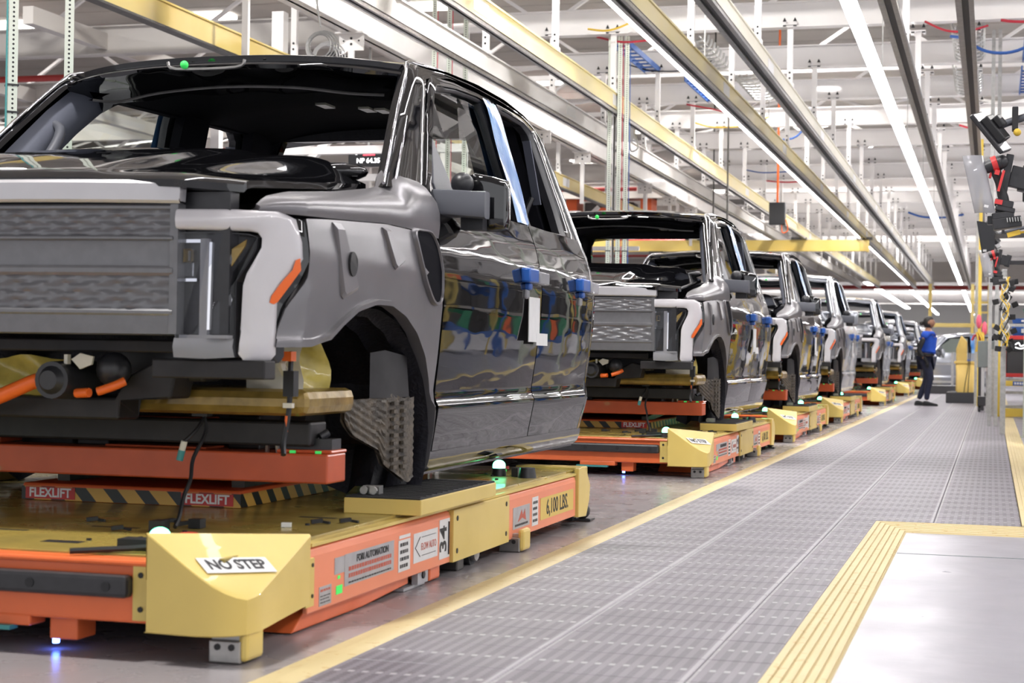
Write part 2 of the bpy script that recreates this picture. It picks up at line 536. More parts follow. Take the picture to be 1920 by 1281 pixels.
Z0 = .36
def make_truck(name, label, group, loc, paint='black_paint'):
    root = thing(name, label, 'truck', loc, 0, group)
    def P(n, mb, mats, parent=None, smooth=35, **k):
        return mb.build(n, mats, parent or root, smooth, loc=(0, 0, -Z0) if parent is None else None, **k)
    def both(n, fn, mats, smooth=35, **k):
        r = []
        for s in (1, -1):
            mb = fn()
            if s < 0: mb.mirror(False)
            r.append(P(n, mb, mats, smooth=smooth, **k))
        return r

    # doors -----------------------------------------------------------------
    fy0 = lambda z: float(np.interp(z, [.43, .73, 1.0, 1.20, 1.30, 1.40], [1.60, 1.575, 1.55, 1.525, 1.515, 1.525]))
    fy1 = lambda z: 2.968
    ry0 = lambda z: 2.980
    ry1 = lambda z: float(np.interp(z, [.43, .57, 1.1, 1.27, 1.40], [3.93, 3.99, 3.99, 3.97, 3.92]))
    def door_skin(a, b):
        def f():
            mb = MB(); rows = []
            zs = list(np.linspace(.428, .57, 8)) + [.585, .60, .608, .615, .625, .64, .66] + list(np.linspace(.68, 1.395, 30))
            for z in zs:
                row = []
                for u in np.linspace(0, 1, 25):
                    y = a(z) + (b(z) - a(z)) * u
                    crown = .007 * math.sin(math.pi * u)
                    wheel = 0
                    row.append((wx(z) + crown + wheel, y, z))
                rows.append(row)
            mb.grid(rows)
            # returned edges
            edge = [r[0] for r in rows] + rows[-1][1:] + [r[-1] for r in reversed(rows)][1:] + list(reversed(rows[0]))[1:-1]
            mb.loft([edge, [(x - .012, y, z) for x, y, z in edge], [(x - .05, y, z) for x, y, z in edge]], True)
            return mb
        return f
    fo = [(1.53, 1.385), (1.575, 1.45), (1.74, 1.66), (1.93, 1.895), (2.0, 1.938), (2.35, 1.968), (2.75, 1.985), (2.965, 1.985), (2.968, 1.7), (2.968, 1.385), (2.3, 1.375)]
    fi = [(1.70, 1.395), (1.665, 1.46), (1.80, 1.63), (2.015, 1.855), (2.07, 1.885), (2.35, 1.92), (2.62, 1.935), (2.745, 1.935), (2.80, 1.65), (2.86, 1.405), (2.3, 1.40)]
    ro = [(2.98, 1.385), (2.98, 1.7), (2.98, 1.985), (3.2, 1.98), (3.46, 1.965), (3.62, 1.92), (3.72, 1.72), (3.83, 1.50), (3.90, 1.385), (3.4, 1.375)]
    ri = [(3.045, 1.41), (3.0, 1.65), (2.985, 1.935), (3.2, 1.935), (3.43, 1.925), (3.50, 1.885), (3.58, 1.68), (3.64, 1.52), (3.66, 1.41), (3.4, 1.405)]
    def wframe(o, i):
        def f():
            O, I = densify(o, 4), densify(i, 4)
            mb = MB()
            mb.loft([sidepts(O, .05), sidepts(O, .006), sidepts(inset(O, I, .08), 0), sidepts(inset(O, I, .62), 0), sidepts(inset(O, I, .72), .008)], True)
            mb.m = 1
            mb.loft([sidepts(inset(O, I, .72), .008), sidepts(inset(O, I, .85), .012), sidepts(I, .022), sidepts(I, .06), sidepts(inset(O, I, .6), .075)], True)
            return mb
        return f
    for s in (1, -1):
        for nm, a, b, o, i in (('front_door', fy0, fy1, fo, fi), ('rear_door', ry0, ry1, ro, ri)):
            mb = door_skin(a, b)()
            if s < 0: mb.mirror(False)
            d = P(nm, mb, paint, smooth=50)
            fr = wframe(o, i)()
            if s < 0: fr.mirror(False)
            P('window_frame', fr, [paint, 'dark_plastic'], d, smooth=40)
            # inner trim panel
            t = MB(); t.box(.84, .90, a(1) + .03, b(1) - .03, .45, 1.385)
            if s < 0: t.mirror(False)
            P('trim_panel', t, 'dark_plastic', d, smooth=None, bevel=.01)
            h = MB()      # clip-on blue handle guard with clear hook
            yh = {'front_door': 2.62, 'rear_door': 3.62}[nm]
            h.box(1.028, 1.075, yh, yh + .15, 1.122, 1.185)
            h.box(1.03, 1.06, yh + .05, yh + .10, 1.09, 1.122)
            h.m = 1
            h.box(1.03, 1.085, yh + .14, yh + .30, 1.118, 1.175)
            h.box(1.03, 1.07, yh + .06, yh + .10, 1.185, 1.20)
            h.box(1.03, 1.05, yh + .04, yh + .09, 1.05, 1.092)
            if s < 0: h.mirror(False)
            P('handle_guard', h, ['blue_clip', 'clear_plastic'], d, smooth=30, bevel=.008, label='blue clip-on guard over the door handle')
            if nm == 'front_door':
                g = MB(); pts = sidepts(densify(i, 3), .035)
                g.add(pts, [tuple(range(len(pts)))])
                if s < 0: g.mirror(False)
                P('window_glass', g, 'window_glass', d, smooth=None)
                sl = MB()
                sl.prism([(wx(1.40) - .002, 1.68, 1.40), (wx(1.40) - .002, 1.93, 1.40), (wx(1.44) - .002, 1.93, 1.44), (wx(1.66) - .004, 1.80, 1.66), (wx(1.46), 1.66, 1.46)], (-.02, 0, 0))
                if s < 0: sl.mirror(False)
                P('mirror_sail', sl, 'grey_plastic', d, smooth=None, bevel=.004)
                if s > 0:
                    tg = MB()
                    tg.box(1.046, 1.050, 2.70, 2.88, .86, 1.06); tg.box(1.047, 1.051, 2.83, 3.02, .845, .90)
                    P('paper_tag', tg, 'sticker_white', d, smooth=None, label='white paper tag taped to the door')
    # blue protective film over the B pillar
    for s in (1, -1):
        mb = MB(); rows = []
        for k in range(13):
            t = k / 12; z = 1.40 + .56 * t
            rows.append([(wx(z) + .004 + .004 * math.sin(7 * t + u * 5), 2.78 + .22 * u - .035 * t + .006 * math.sin(9 * t), z) for u in np.linspace(0, 1, 7)])
        mb.grid(rows)
        if s < 0: mb.mirror(False)
        P('pillar_film', mb, 'blue_film', smooth=60, label='blue protective film over the door pillar')

    # cab side: A pillar, roof rail, rear pillar, rocker ----------------------
    so = [(1.18, 1.40), (1.30, 1.50), (1.55, 1.72), (1.86, 1.965), (2.3, 2.005), (2.75, 2.022), (3.2, 2.018), (3.58, 1.99), (3.77, 1.93), (3.90, 1.72), (4.03, 1.50), (4.10, 1.27), (4.11, 1.1), (4.11, .57), (4.02, .36)]
    si = [(1.50, 1.395), (1.56, 1.455), (1.73, 1.67), (1.92, 1.91), (2.35, 1.978), (2.75, 1.995), (3.15, 1.99), (3.48, 1.972), (3.635, 1.925), (3.735, 1.72), (3.845, 1.50), (3.985, 1.27), (4.0, 1.1), (4.0, .57), (3.94, .43)]
    def cab_side():
        mb = MB(); O = resample(so, 60); I = resample(si, 60)
        def top(y, z, off): return (wx(z) - off, y, z)
        L = [[top(y, z, .10) for y, z in I], [top(y, z, .012) for y, z in I]]
        for t, off in ((.1, .002), (.35, .004), (.55, .010), (.7, .008), (.85, .014), (1., .03)):
            L.append([top(a[0] + (b[0] - a[0]) * t, a[1] + (b[1] - a[1]) * t, off) for a, b in zip(I, O)])
        L.append([top(y, z, .045 if z > 1.38 else .05) for y, z in O])
        L.append([top(y + (.02 if z > 1.38 and y < 1.9 else 0), z, .085) for y, z in O])
        mb.loft(L, False)
        # rocker
        rows = []
        for z in (.33, .345, .36, .385, .40, .42, .426):
            rows.append([(wx(max(z, .36)) - (.05 if z < .34 else 0.02 if z < .35 else 0) - .002, y, z) for y in np.linspace(1.52, 4.02, 20)])
        mb.grid(rows)
        mb.box(.82, .93, 1.55, 4.0, .335, .42)
        return mb
    both('cab_side', cab_side, paint, smooth=45)
    # body seam sealer highlight strip on the A pillar and roof gutter
    def gutter():
        mb = MB()
        p = [(wx(z) - .045, y + .0, z + .012) for y, z in resample(so[:10], 40)]
        mb.tube(p, .0075, 6, False)
        p = [(wx(z) - .018, y + .035, z - .004) for y, z in resample(so[:4], 16)]
        mb.tube(p, .006, 6, False)
        return mb
    both('roof_gutter', gutter, 'chrome', smooth=60)

    # roof -------------------------------------------------------------------
    ye = [1.86, 2.3, 2.75, 3.2, 3.58, 3.77, 3.88]; ze = [1.962, 2.003, 2.020, 2.016, 1.988, 1.93, 1.88]
    def roofz(x, y):
        e = float(np.interp(y, ye, ze)); k = max(0, 1 - (abs(x) / .78) ** 2.2)
        return e + .055 * k * float(np.interp(y, [1.70, 1.95, 3.5, 3.8, 3.88], [.72, 1, 1, 1, .9]))
    mb = MB(); rows = []
    xs_ = np.linspace(-1, 1, 41)
    for v in np.linspace(0, 1, 30):
        row = []
        for q in xs_:
            x = q * .775
            y0 = 1.70 + .17 * abs(q) ** 3
            y = y0 + (3.88 - y0) * v
            z = roofz(x, y)
            if v == 0: z -= .012
            z -= .006 * sum(math.exp(-((x - c) / .02) ** 2) for c in (-.5, -.25, .25, .5)) * (1 if .12 < v < .9 else 0)
            row.append((x, y, z))
        rows.append(row)
    mb.grid(rows)
    P('roof_panel', mb, paint, smooth=60)
    # windshield header: flange, curled liner, sensor bracket
    mb = MB(); rows = []
    for dy, dz in ((0, -.010), (.004, -.03), (-.035, -.045), (-.05, -.055), (-.045, -.066), (0, -.07), (.06, -.085), (.12, -.10), (.15, -.125), (.17, -.135)):
        rows.append([(q * (.775 - .3 * max(0, dy)), 1.70 + .17 * abs(q) ** 3 + dy, roofz(q * .775, 1.70 + .17 * abs(q) ** 3) + dz + (.006 * math.sin(q * 14) if dz < -.06 else 0)) for q in xs_])
    mb.grid(rows)
    hd = P('windshield_header', mb, 'black_paint', smooth=50)
    mb = MB()
    mb.tube([(-.17, 1.60, 1.955), (-.13, 1.595, 1.925), (.13, 1.595, 1.925), (.165, 1.60, 1.955)], .007, 6)
    mb.tube([(-.62, 1.80, 1.845), (-.50, 1.80, 1.835), (-.3, 1.79, 1.865), (0, 1.78, 1.88), (.3, 1.79, 1.87), (.52, 1.82, 1.845), (.66, 1.86, 1.84)], .006, 5)
    P('mirror_bracket', mb, 'steel', hd, smooth=40)
    mb = MB(); mb.ball((-.09, 1.585, 1.94), .017, 10, 6)
    P('green_plug', mb, 'green_tape', hd, smooth=60)
    # headliner (inside of the roof), sits 6 cm below the skin
    mb = MB(); rows = []
    for v in np.linspace(0, 1, 14):
        y = 1.90 + 1.86 * v
        rows.append([(q * .70, y, roofz(q * .70, y) - (.085 if v < .6 else .085 - .06 * (v - .6) / .4) - .03 * abs(q) ** 4) for q in np.linspace(-1, 1, 21)])
    mb.grid(rows)
    hl = P('headliner', mb, 'cloth_black', smooth=60)
    mb = MB()
    for x, y in ((.05, 2.6), (.20, 2.75), (.26, 2.8)):
        mb.box(x, x + .05, y, y + .12, 1.925, 1.935)
    P('reading_lamp', mb, 'film_pale', hl, smooth=None)

    # inner pillar trims (both sides): A trim, B post, rear quarter -------------
    def inner():
        mb = MB()
        A = [(1.36, 1.40), (1.52, 1.56), (1.74, 1.76), (1.95, 1.915)]
        A = resample(A, 10)
        mb.loft([[(wx(z) - .075, y - .03, z + .03) for y, z in A], [(wx(z) - .115, y + .0, z + .01) for y, z in A], [(wx(z) - .14, y + .06, z - .02) for y, z in A], [(wx(z) - .13, y + .12, z - .05) for y, z in A], [(wx(z) - .07, y + .15, z - .07) for y, z in A]], False)
        return mb
    both('pillar_trim', inner, 'pillar_grey', smooth=60)
    def inner2():
        mb = MB()
        mb.prism([(wx(1.38) - .08, 2.80, 1.30), (wx(1.38) - .08, 3.10, 1.30), (wx(1.9) - .10, 3.02, 1.95), (wx(1.9) - .10, 2.76, 1.95)], (-.05, 0, 0))
        mb.prism([(wx(1.38) - .08, 3.68, 1.30), (wx(1.38) - .08, 3.98, 1.30), (wx(1.9) - .10, 3.78, 1.93), (wx(1.9) - .10, 3.50, 1.95)], (-.06, 0, 0))
        mb.prism([(wx(1.9) - .06, 1.98, 1.89), (wx(1.9) - .06, 3.7, 1.93), (wx(1.9) - .10, 3.7, 1.985), (wx(1.9) - .10, 1.98, 1.95)], (-.05, 0, 0))
        return mb
    both('inner_post', inner2, 'cloth_black', smooth=None)
    # grab handle on the A pillar trim
    def grab():
        mb = MB(); mb.tube([(.80, 1.50, 1.50), (.73, 1.50, 1.50), (.70, 1.56, 1.56), (.70, 1.66, 1.66), (.73, 1.72, 1.72), (.79, 1.73, 1.74)], .022, 8); return mb
    mb = grab(); mb.mirror(False); P('grab_handle', mb, 'grey_plastic', smooth=60)
    # seat belt hanging at the rear window, wiring at the pillar
    def belt():
        mb = MB(); mb.bar((.80, 3.50, 1.86), (.84, 3.58, 1.55), .05, .006)
        mb.m = 1; mb.tube([(.82, 3.55, 1.58), (.80, 3.5, 1.48), (.84, 3.52, 1.40)], .014, 6); mb.tube([(.80, 3.35, 1.60), (.82, 3.30, 1.5), (.80, 3.33, 1.42)], .012, 6)
        return mb
    both('seat_belt', belt, ['pillar_grey', 'cable_black'], smooth=50)
    # rear wall with window opening -------------------------------------------
    O = densify([(-.90, .40), (-.98, 1.0), (-.93, 1.38), (-.80, 1.87), (-.72, 1.975), (.72, 1.975), (.80, 1.87), (.93, 1.38), (.98, 1.0), (.90, .40)], 3)
    I = densify([(-.60, 1.42), (-.66, 1.44), (-.68, 1.55), (-.66, 1.85), (-.62, 1.915), (.62, 1.915), (.66, 1.85), (.68, 1.55), (.66, 1.44), (.60, 1.42)], 3)
    yb = lambda z: float(np.interp(z, [.4, 1.27, 1.95], [4.06, 4.08, 3.78]))
    mb = MB(); mb.loft([[(x, yb(z), z) for x, z in O], [(x, yb(z) + .03, z) for x, z in inset(O, I, .3)], [(x, yb(z) + .03, z) for x, z in I], [(x, yb(z) - .03, z) for x, z in I]], True)
    mb.m = 1; mb.loft([[(x * .97, yb(z) - .05, z) for x, z in O], [(x, yb(z) - .05, z) for x, z in I]], True)
    P('rear_wall', mb, [paint, 'liner_black'], smooth=40)
    # floor, firewall, dash
    mb = MB(); mb.box(-.90, .90, 1.5, 4.02, .42, .47); mb.box(-.88, .88, 1.42, 1.50, .45, 1.36); mb.box(-.86, .86, 1.35, 1.62, 1.18, 1.40)
    P('cab_floor', mb, 'liner_black', smooth=None, bevel=.02)
    mb = MB(); mb.tube([(-.60, 1.72, 1.34), (-.48, 1.78, 1.36), (-.36, 1.80, 1.47), (-.22, 1.72, 1.47)], .012, 6)
    a = [2 * math.pi * k / 20 for k in range(21)]
    mb.tube([(-.42 + .18 * math.cos(t), 1.86 + .06 * math.sin(t), 1.33 + .16 * math.sin(t)) for t in a], .013, 6)
    P('steering_wheel', mb, 'dark_plastic', smooth=60)

    # hood ---------------------------------------------------------------------
    def hoodz(x, v):
        ax = abs(x)
        nose = 1.328 + .205 * (1 - (1 - v) ** 1.45)
        edge = 1.320 + .100 * v
        t = min(1, max(0, (ax - .66) / .20)); t = t * t * (3 - 2 * t)
        z = nose * (1 - t) + edge * t
        d = min(1, max(0, (ax - .40) / .10)); z -= .020 * (d * d * (3 - 2 * d)) * (1 - t) * min(1, v * 4 + .2)
        return z - .012 * (x / .86) ** 2
    mb = MB(); rows = []
    HX = np.linspace(-1, 1, 49)
    for v in np.r_[0, .02, .05, np.linspace(.1, 1, 20)]:
        row = []
        for q in HX:
            hw = .885 - .045 * v
            x = q * hw
            y0 = -.035 + yf(x) * 1.6
            y = y0 + (1.20 - .16 * (1 - abs(q)) - y0) * v
            z = hoodz(x, v) - (.014 if v == 0 else .005 if v < .03 else 0)
            row.append((x, y, z))
        rows.append(row)
    mb.grid(rows)
    edge = [r[0] for r in reversed(rows)] + rows[0][1:] + [r[-1] for r in rows][1:]
    mb.loft([edge, [(x, y + .003, z - .022) for x, y, z in edge], [(x * .96, y + .03, z - .024) for x, y, z in edge]], False)
    P('hood', mb, paint, smooth=55)
    mb = MB()    # underside and cowl
    mb.box(-.80, .80, .10, 1.05, 1.19, 1.24); mb.box(-.72, .72, 1.06, 1.38, 1.36, 1.43)
    cw = P('cowl', mb, 'cloth_black', smooth=None, bevel=.02)
    def cowl_end():
        mb = MB(); mb.ball((.72, 1.20, 1.455), (.13, .08, .035), 14, 8); return mb
    for s in (1, -1):
        mb = cowl_end()
        if s < 0: mb.mirror(False)
        P('cowl_end_cap', mb, 'black_paint', cw, smooth=60)

    # fender -------------------------------------------------------------------
    F0 = [(1.010, .196, 1.204), (1.022, .211, 1.184), (1.033, .226, 1.102), (1.033, .229, 1.035), (1.016, .202, .984), (.996, .178, .933), (.991, .172, .871), (.994, .176, .813)]
    # arch outline (y,z)
    arch = [(.14, .812), (.30, .815), (.42, .835), (.52, .885), (.64, .935), (.80, .962), (.95, .962), (1.10, .93), (1.24, .872), (1.36, .79), (1.44, .70), (1.50, .60), (1.53, .50), (1.535, .42), (1.535, .345)]
    def fx(y, z): return min(wx(z), .70 + math.sqrt(max(0, (y + .0) / 2.0))) if y < .24 else wx(z)
    up = [(.20, 1.204), (.36, 1.212), (.50, 1.22), (.64, 1.232), (.80, 1.24), (.95, 1.245), (1.08, 1.25), (1.22, 1.25), (1.36, 1.245), (1.46, 1.235), (1.508, 1.20), (1.512, 1.10), (1.535, 1.0), (1.552, .75), (1.575, .345)]
    def fender():
        mb = MB(); n = 56
        A = resample(arch, n)
        # upper boundary follows the same parameter; the front part runs along the lamp edge
        U = resample([(.205, 1.204), (.5, 1.222), (.95, 1.245), (1.36, 1.245), (1.50, 1.22), (1.512, 1.10), (1.532, 1.0), (1.55, .75), (1.57, .345)], n)
        rows = []
        for t in np.r_[0, .012, .03, .06, .07, np.linspace(.14, 1, 18)]:
            row = []
            for (y0, z0), (y1, z1) in zip(A, U):
                y = y0 + (y1 - y0) * t; z = z0 + (z1 - z0) * t
                # lamp edge curve for the front column
                fr = max(0, 1 - (y - .17) / .20) if y < .37 else 0
                ye_ = float(np.interp(z, [.81, .87, .933, .984, 1.035, 1.10, 1.184, 1.21], [.170, .168, .176, .200, .226, .224, .210, .200])) - .17
                y = y + ye_ * fr
                off = .016 * (t < .065) + .006 * max(0, 1 - abs(t - .1) / .06) * 0
                row.append((fx(y, z) + off * (1 if y > .4 else .3), y, z))
            rows.append(row)
        first = [(x - .045, y, z) for x, y, z in rows[0]]
        mb.grid([first] + rows)
        fr_edge = [r[0] for r in rows]
        mb.loft([fr_edge, [(x - .03, y + .03, z) for x, y, z in fr_edge]], False)
        return mb
    def shoulder():
        mb = MB(); rows = []
        # shoulder band from the lamp corner back to the door, rolling over to the hood gap
        for t in np.linspace(0, 1, 40):
            y = .10 + 1.42 * t
            zb = float(np.interp(y, [.10, .20, .5, .95, 1.36, 1.52], [1.215, 1.212, 1.225, 1.248, 1.248, 1.235]))
            zt = float(np.interp(y, [.10, .16, .3, .7, 1.10, 1.19, 1.235, 1.30, 1.48, 1.52], [1.238, 1.268, 1.295, 1.335, 1.385, 1.40, 1.455, 1.478, 1.465, 1.44]))
            xt = float(np.interp(y, [.10, .16, .3, .7, 1.19, 1.235, 1.30, 1.52], [.915, .915, .925, .915, .880, .872, .872, .915]))
            xb = fx(y, zb) if y > .14 else fx(.14, zb) - (.14 - y) * 1.2
            pr = []
            for u, bx, bz in ((0, 1, 0), (.08, 1.0, .08), (.2, .99, .25), (.38, .93, .47), (.55, .80, .66), (.72, .55, .82), (.88, .26, .94), (1, 0, 1), (1.05, -.04, .93)):
                pr.append((xt + (xb - xt) * bx + .012 * math.sin(math.pi * min(1, u)), y + (0.0 if u < 1 else 0), zb + (zt - zb) * bz))
            rows.append(pr)
        mb.grid(rows)
        tip = rows[0]
        mb.loft([tip, [(x * .985 + .0, y + .02, z - .01) for x, y, z in tip], [(x * .9, y + .10, z - .02) for x, y, z in tip]], False)
        return mb
    for s in (1, -1):
        mb = fender()
        mb2 = shoulder(); n0 = len(mb.v); mb.add(mb2.v, mb2.f)
        if s < 0: mb.mirror(False)
        fd = P('fender', mb, 'grey_primer', smooth=50)
        def sub(n, m, mt, **k):
            if s < 0: m.mirror(False)
            return P(n, m, mt, fd, **k)
        # side vent opening with gloss frame
        vo = roundpoly([(1.20, 1.255), (1.44, 1.262), (1.495, 1.16), (1.505, .985), (1.40, .975), (1.27, 1.08)], .05, 3)
        vi = roundpoly([(1.212, 1.243), (1.428, 1.250), (1.480, 1.156), (1.492, .997), (1.403, .988), (1.278, 1.085)], .05, 3)
        m = MB(); m.loft([sidepts(vo, -.001), sidepts(inset(vo, vi, .3), -.016), sidepts(inset(vo, vi, .8), -.018), sidepts(vi, -.010), sidepts(vi, .004)], True)
        sub('vent_frame', m, 'grey_primer', smooth=50)
        m = MB(); m.prism(sidepts(vi, -.009), (-.02, 0, 0))
        vent = sub('vent_recess', m, 'cloth_black', smooth=None)
        # bolt hole and recess ribs
        m = MB(); m.add([], [])
        cc = [(.565 + .034 * math.cos(a), 1.085 + .040 * math.sin(a)) for a in [2 * math.pi * k / 16 for k in range(16)]]
        m.prism(sidepts(cc, -.016), (-.03, 0, 0)); sub('bolt_hole', m, 'black_ink', smooth=None)
        for (ya, za, yb_, zb_, wd) in ((.44, 1.21, .50, .97, .14), (.90, 1.23, .97, 1.09, .12)):
            m = MB(); q = [(ya, za), (ya + wd * .5, za + .002), (yb_ + wd, zb_ + .035), (yb_ + .02, zb_), (yb_, zb_ + .01)]
            m.loft([sidepts(q, .01), sidepts(q, -.004), sidepts([(np.mean([p[0] for p in q]) * .15 + p[0] * .85, np.mean([p[1] for p in q]) * .15 + p[1] * .85) for p in q], -.014)], True, False, True)
            sub('pressed_rib', m, 'grey_primer', smooth=30)
        m = MB()
        for k in range(3):
            m.tube([(.98, 1.10 + k * .035, 1.335 - k * .003), (.968, 1.105 + k * .035, 1.352), (.972, 1.125 + k * .035, 1.345), (.985, 1.12 + k * .035, 1.33)], .003, 4)
        sub('stamped_mark', m, 'black_ink', smooth=None)

    # wheel well ----------------------------------------------------------------
    def liner():
        mb = MB(); rows = []
        A = resample([(.50, .86), (.62, .92), (.80, .95), (.95, .95), (1.10, .918), (1.24, .86), (1.35, .78), (1.43, .70), (1.48, .60), (1.50, .50), (1.46, .36), (1.42, .30)], 34)
        for x, s_ in ((1.0, 0), (.96, .0), (.93, .02), (.90, .0), (.86, 0), (.83, .03), (.80, 0), (.74, 0), (.70, .03), (.62, 0)):
            rows.append([(x, y + s_ * .6 - .02, z - s_ + .006 * math.sin(k * 1.7) * (s_ > 0)) for k, (y, z) in enumerate(A)])
        mb.grid(rows)
        return mb
    both('wheel_liner', liner, 'liner_black', smooth=40)
    def shield():      # textured rubber air shield hanging inside the wheel well
        mb = MB(); rows = []; n = 34; path = resample([(.88, .93), (.915, 1.03), (.955, 1.14), (.975, 1.38)], n)
        for j in range(26):
            t = j / 25; row = []
            for k, (x, y) in enumerate(path):
                u = k / (n - 1)
                zt = .645 - .01 * math.sin(u * 9)
                zb = float(np.interp(u, [0, .1, .40, .46, .9, 1], [.56, .51, .455, .40, .325, .345]))
                z = zt + (zb - zt) * t
                d = .004 * math.sin(k * 1.57) * math.sin(z * 240)
                row.append((x + d, y - d, z))
            rows.append(row)
        mb.grid(rows)
        mb.loft([[(x - .02, y + .01, z) for x, y, z in r] for r in rows], False)
        for u0 in (20, 26):
            x, y = path[u0]
            for z in np.linspace(.39, .62, 9):
                mb.obox((x + .008, y, z), (.012, .05, .013), Euler((0, 0, 0)))
        mb.m = 1
        mb.loft([[(.925, 1.05, .64), (.955, 1.12, .64), (.97, 1.34, .64)], [(.925, 1.05, .80), (.955, 1.12, .81), (.965, 1.32, .79)]], False)
        return mb
    both('air_shield', shield, ['shield_brown', 'underbody'], smooth=40)

    # front end -----------------------------------------------------------------
    def gy(x): return -.055 + .055 * (x / .70) ** 2
    def grille_sheet(z0, z1, nx, hexes):
        rows = []; nr = 4; sd = 4
        for j in range(nr * sd + 1 if hexes else 3):
            v = j / (nr * sd if hexes else 2); z = z0 + (z1 - z0) * v; row = []
            for i in range(nx + 1):
                x = -.69 + 1.38 * i / nx; d = 0
                if hexes:
                    rr = v * nr; r_ = min(nr - 1, int(rr)); fv = rr - r_
                    cc = i / nx * 17 + .5 * (r_ % 2); fu = cc - int(cc)
                    d = .009 * (1 - 2 * abs(fu - .5)) * math.sin(math.pi * fv) * (-1 if int(cc) % 2 else .6)
                    if i in (0, nx): d = 0
                else:
                    d = .0 if j != 1 else .004
                row.append((x, gy(x) + d, z))
            rows.append(row)
        return rows
    mb = MB()
    mb.grid(grille_sheet(1.135, 1.212, 102, True))
    mb.grid(grille_sheet(1.046, 1.124, 24, False))
    mb.grid(grille_sheet(.918, 1.020, 102, True))
    for za, zb, d in ((1.212, 1.230, -.006), (1.122, 1.137, -.012), (1.018, 1.048, -.010), (.900, .920, -.010)):
        mb.loft([[(x, gy(x) + d + .02, z) for x in np.linspace(-.70, .70, 25)] if k in (0, 5) else [(x, gy(x) + d + (.006 if k in (1, 4) else 0), z) for x in np.linspace(-.70, .70, 25)]
                 for k, z in enumerate((za, za, za + (zb - za) * .3, zb - (zb - za) * .3, zb, zb))], False)
    mb.loft([[(x, gy(x) - .004, .900) for x in np.linspace(-.70, .70, 25)], [(x, gy(x) - .002, .846) for x in np.linspace(-.70, .70, 25)], [(x, gy(x) + .06, .842) for x in np.linspace(-.70, .70, 25)]], False)
    for s in (-1, 1):
        mb.box(s * .705 - .016, s * .705 + .010 * s, gy(.7) - .008, gy(.7) + .06, .846, 1.232)
    gr = P('grille_panel', mb, 'fascia_grey', smooth=32)
    mb = MB(); mb.box(-.86, .86, .04, .10, .848, 1.27); mb.box(-.70, .70, .0, .04, 1.225, 1.25)
    P('grille_backing', mb, 'dark_plastic', gr, smooth=None)
    mb = MB()
    prof = [(1.238, .01), (1.238, -.020), (1.246, -.028), (1.296, -.026), (1.306, -.016), (1.308, .02)]
    mb.loft([[(x, gy(x) + d, z - .006 + .004 * (1 - (x / .73) ** 2)) for x in np.linspace(-.725, .725, 31)] for z, d in prof], False)
    mb.m = 0
    for s in (-1, 1):
        mb.prism([(s * .725, gy(.725) + d, z) for z, d in prof], (s * .002, 0, 0))
    lb = P('light_bar', mb, 'trim_silver', smooth=40)

    def csurf(P2, off): return [(x, y + off, z) for x, y, z in P2]
    Co = [(.712, .0, 1.217), (.85, .045, 1.219), (.970, .146, 1.220), (1.003, .184, 1.199), (1.016, .204, 1.13), (1.018, .207, 1.08), (.993, .173, 1.016), (.965, .141, .949), (.964, .140, .86), (.963, .140, .790), (.952, .127, .771), (.925, .10, .767), (.898, .078, .769), (.889, .072, .785)]
    Ci = [(.712, .0, 1.156), (.80, .022, 1.155), (.905, .086, 1.155), (.922, .100, 1.151), (.932, .108, 1.137), (.931, .107, 1.110), (.914, .092, 1.068), (.899, .080, 1.034), (.890, .073, 1.000), (.888, .071, .93), (.888, .071, .90), (.888, .071, .87), (.888, .071, .83), (.888, .071, .80)]
    # C shaped lamp surround: loft between the outer and inner curves (front face proud, rounded)
    def csur():
        mb = MB(); L = []
        for t, off in ((0, .03), (0, .0), (.05, -.012), (.15, -.018), (.5, -.022), (.85, -.018), (.95, -.012), (1, .0), (1, .03)):
            L.append(csurf(inset(Co, Ci, t), off))
        mb.loft(L, False)
        for e in (0, -1):
            mb.add([l[e] for l in L], [tuple(range(len(L)))])
        return mb
    for s in (1, -1):
        mb = csur()
        if s < 0: mb.mirror(False)
        cs = P('lamp_surround', mb, 'lamp_white', smooth=40)
        def sub(n, m, mt, **k):
            if s < 0: m.mirror(False)
            return P(n, m, mt, cs, **k)
        m = MB(); m.loft([csurf([(1.020, .207, 1.082), (1.022, .209, 1.045), (1.0, .182, 1.0), (.974, .150, .948), (.965, .141, .940)], -.012), csurf([(1.012, .199, 1.075), (1.006, .190, 1.045), (.985, .163, 1.01), (.962, .138, .965), (.958, .135, .945)], -.021)], False)
        sub('side_marker', m, 'cable_orange', smooth=40)
        m = MB(); m.loft([csurf(Co, .012), csurf([(x + .016, yf(x + .016) + .01 if x < 1.01 else y + .01, z - .006) for x, y, z in Co], .012)], False)
        sub('seal_strip', m, 'black_paint', smooth=40)
    # headlamp: housing box, projectors, clear lens
    lensP = [(.712, .0, 1.148), (.80, .022, 1.148), (.900, .082, 1.147), (.922, .10, 1.138), (.918, .096, 1.10), (.893, .076, 1.045), (.872, .060, 1.005), (.872, .060, .94), (.872, .060, .85), (.876, .063, .782), (.79, .018, .775), (.708, .0, .778), (.708, .0, .88), (.71, .0, 1.02)]
    for s in (1, -1):
        m = MB()
        # dark housing: back plate + side walls
        m.loft([csurf(lensP, .0), csurf(lensP, .09)], True, False, True)
        if s < 0: m.mirror(False)
        hs = P('headlamp', m, 'dark_plastic', smooth=None, solid=.003)
        def sub(n, m, mt, **k):
            if s < 0: m.mirror(False)
            return P(n, m, mt, hs, **k)
        m = MB(); m.add(csurf(lensP, -.005), [tuple(range(len(lensP)))]); sub('lamp_lens', m, 'lens_glass', smooth=None)
        m = MB()
        m.box(.715, .745, .04, .08, 1.02, 1.10); m.box(.715, .775, .02, .06, 1.118, 1.128); m.box(.715, .765, .02, .05, 1.003, 1.012)
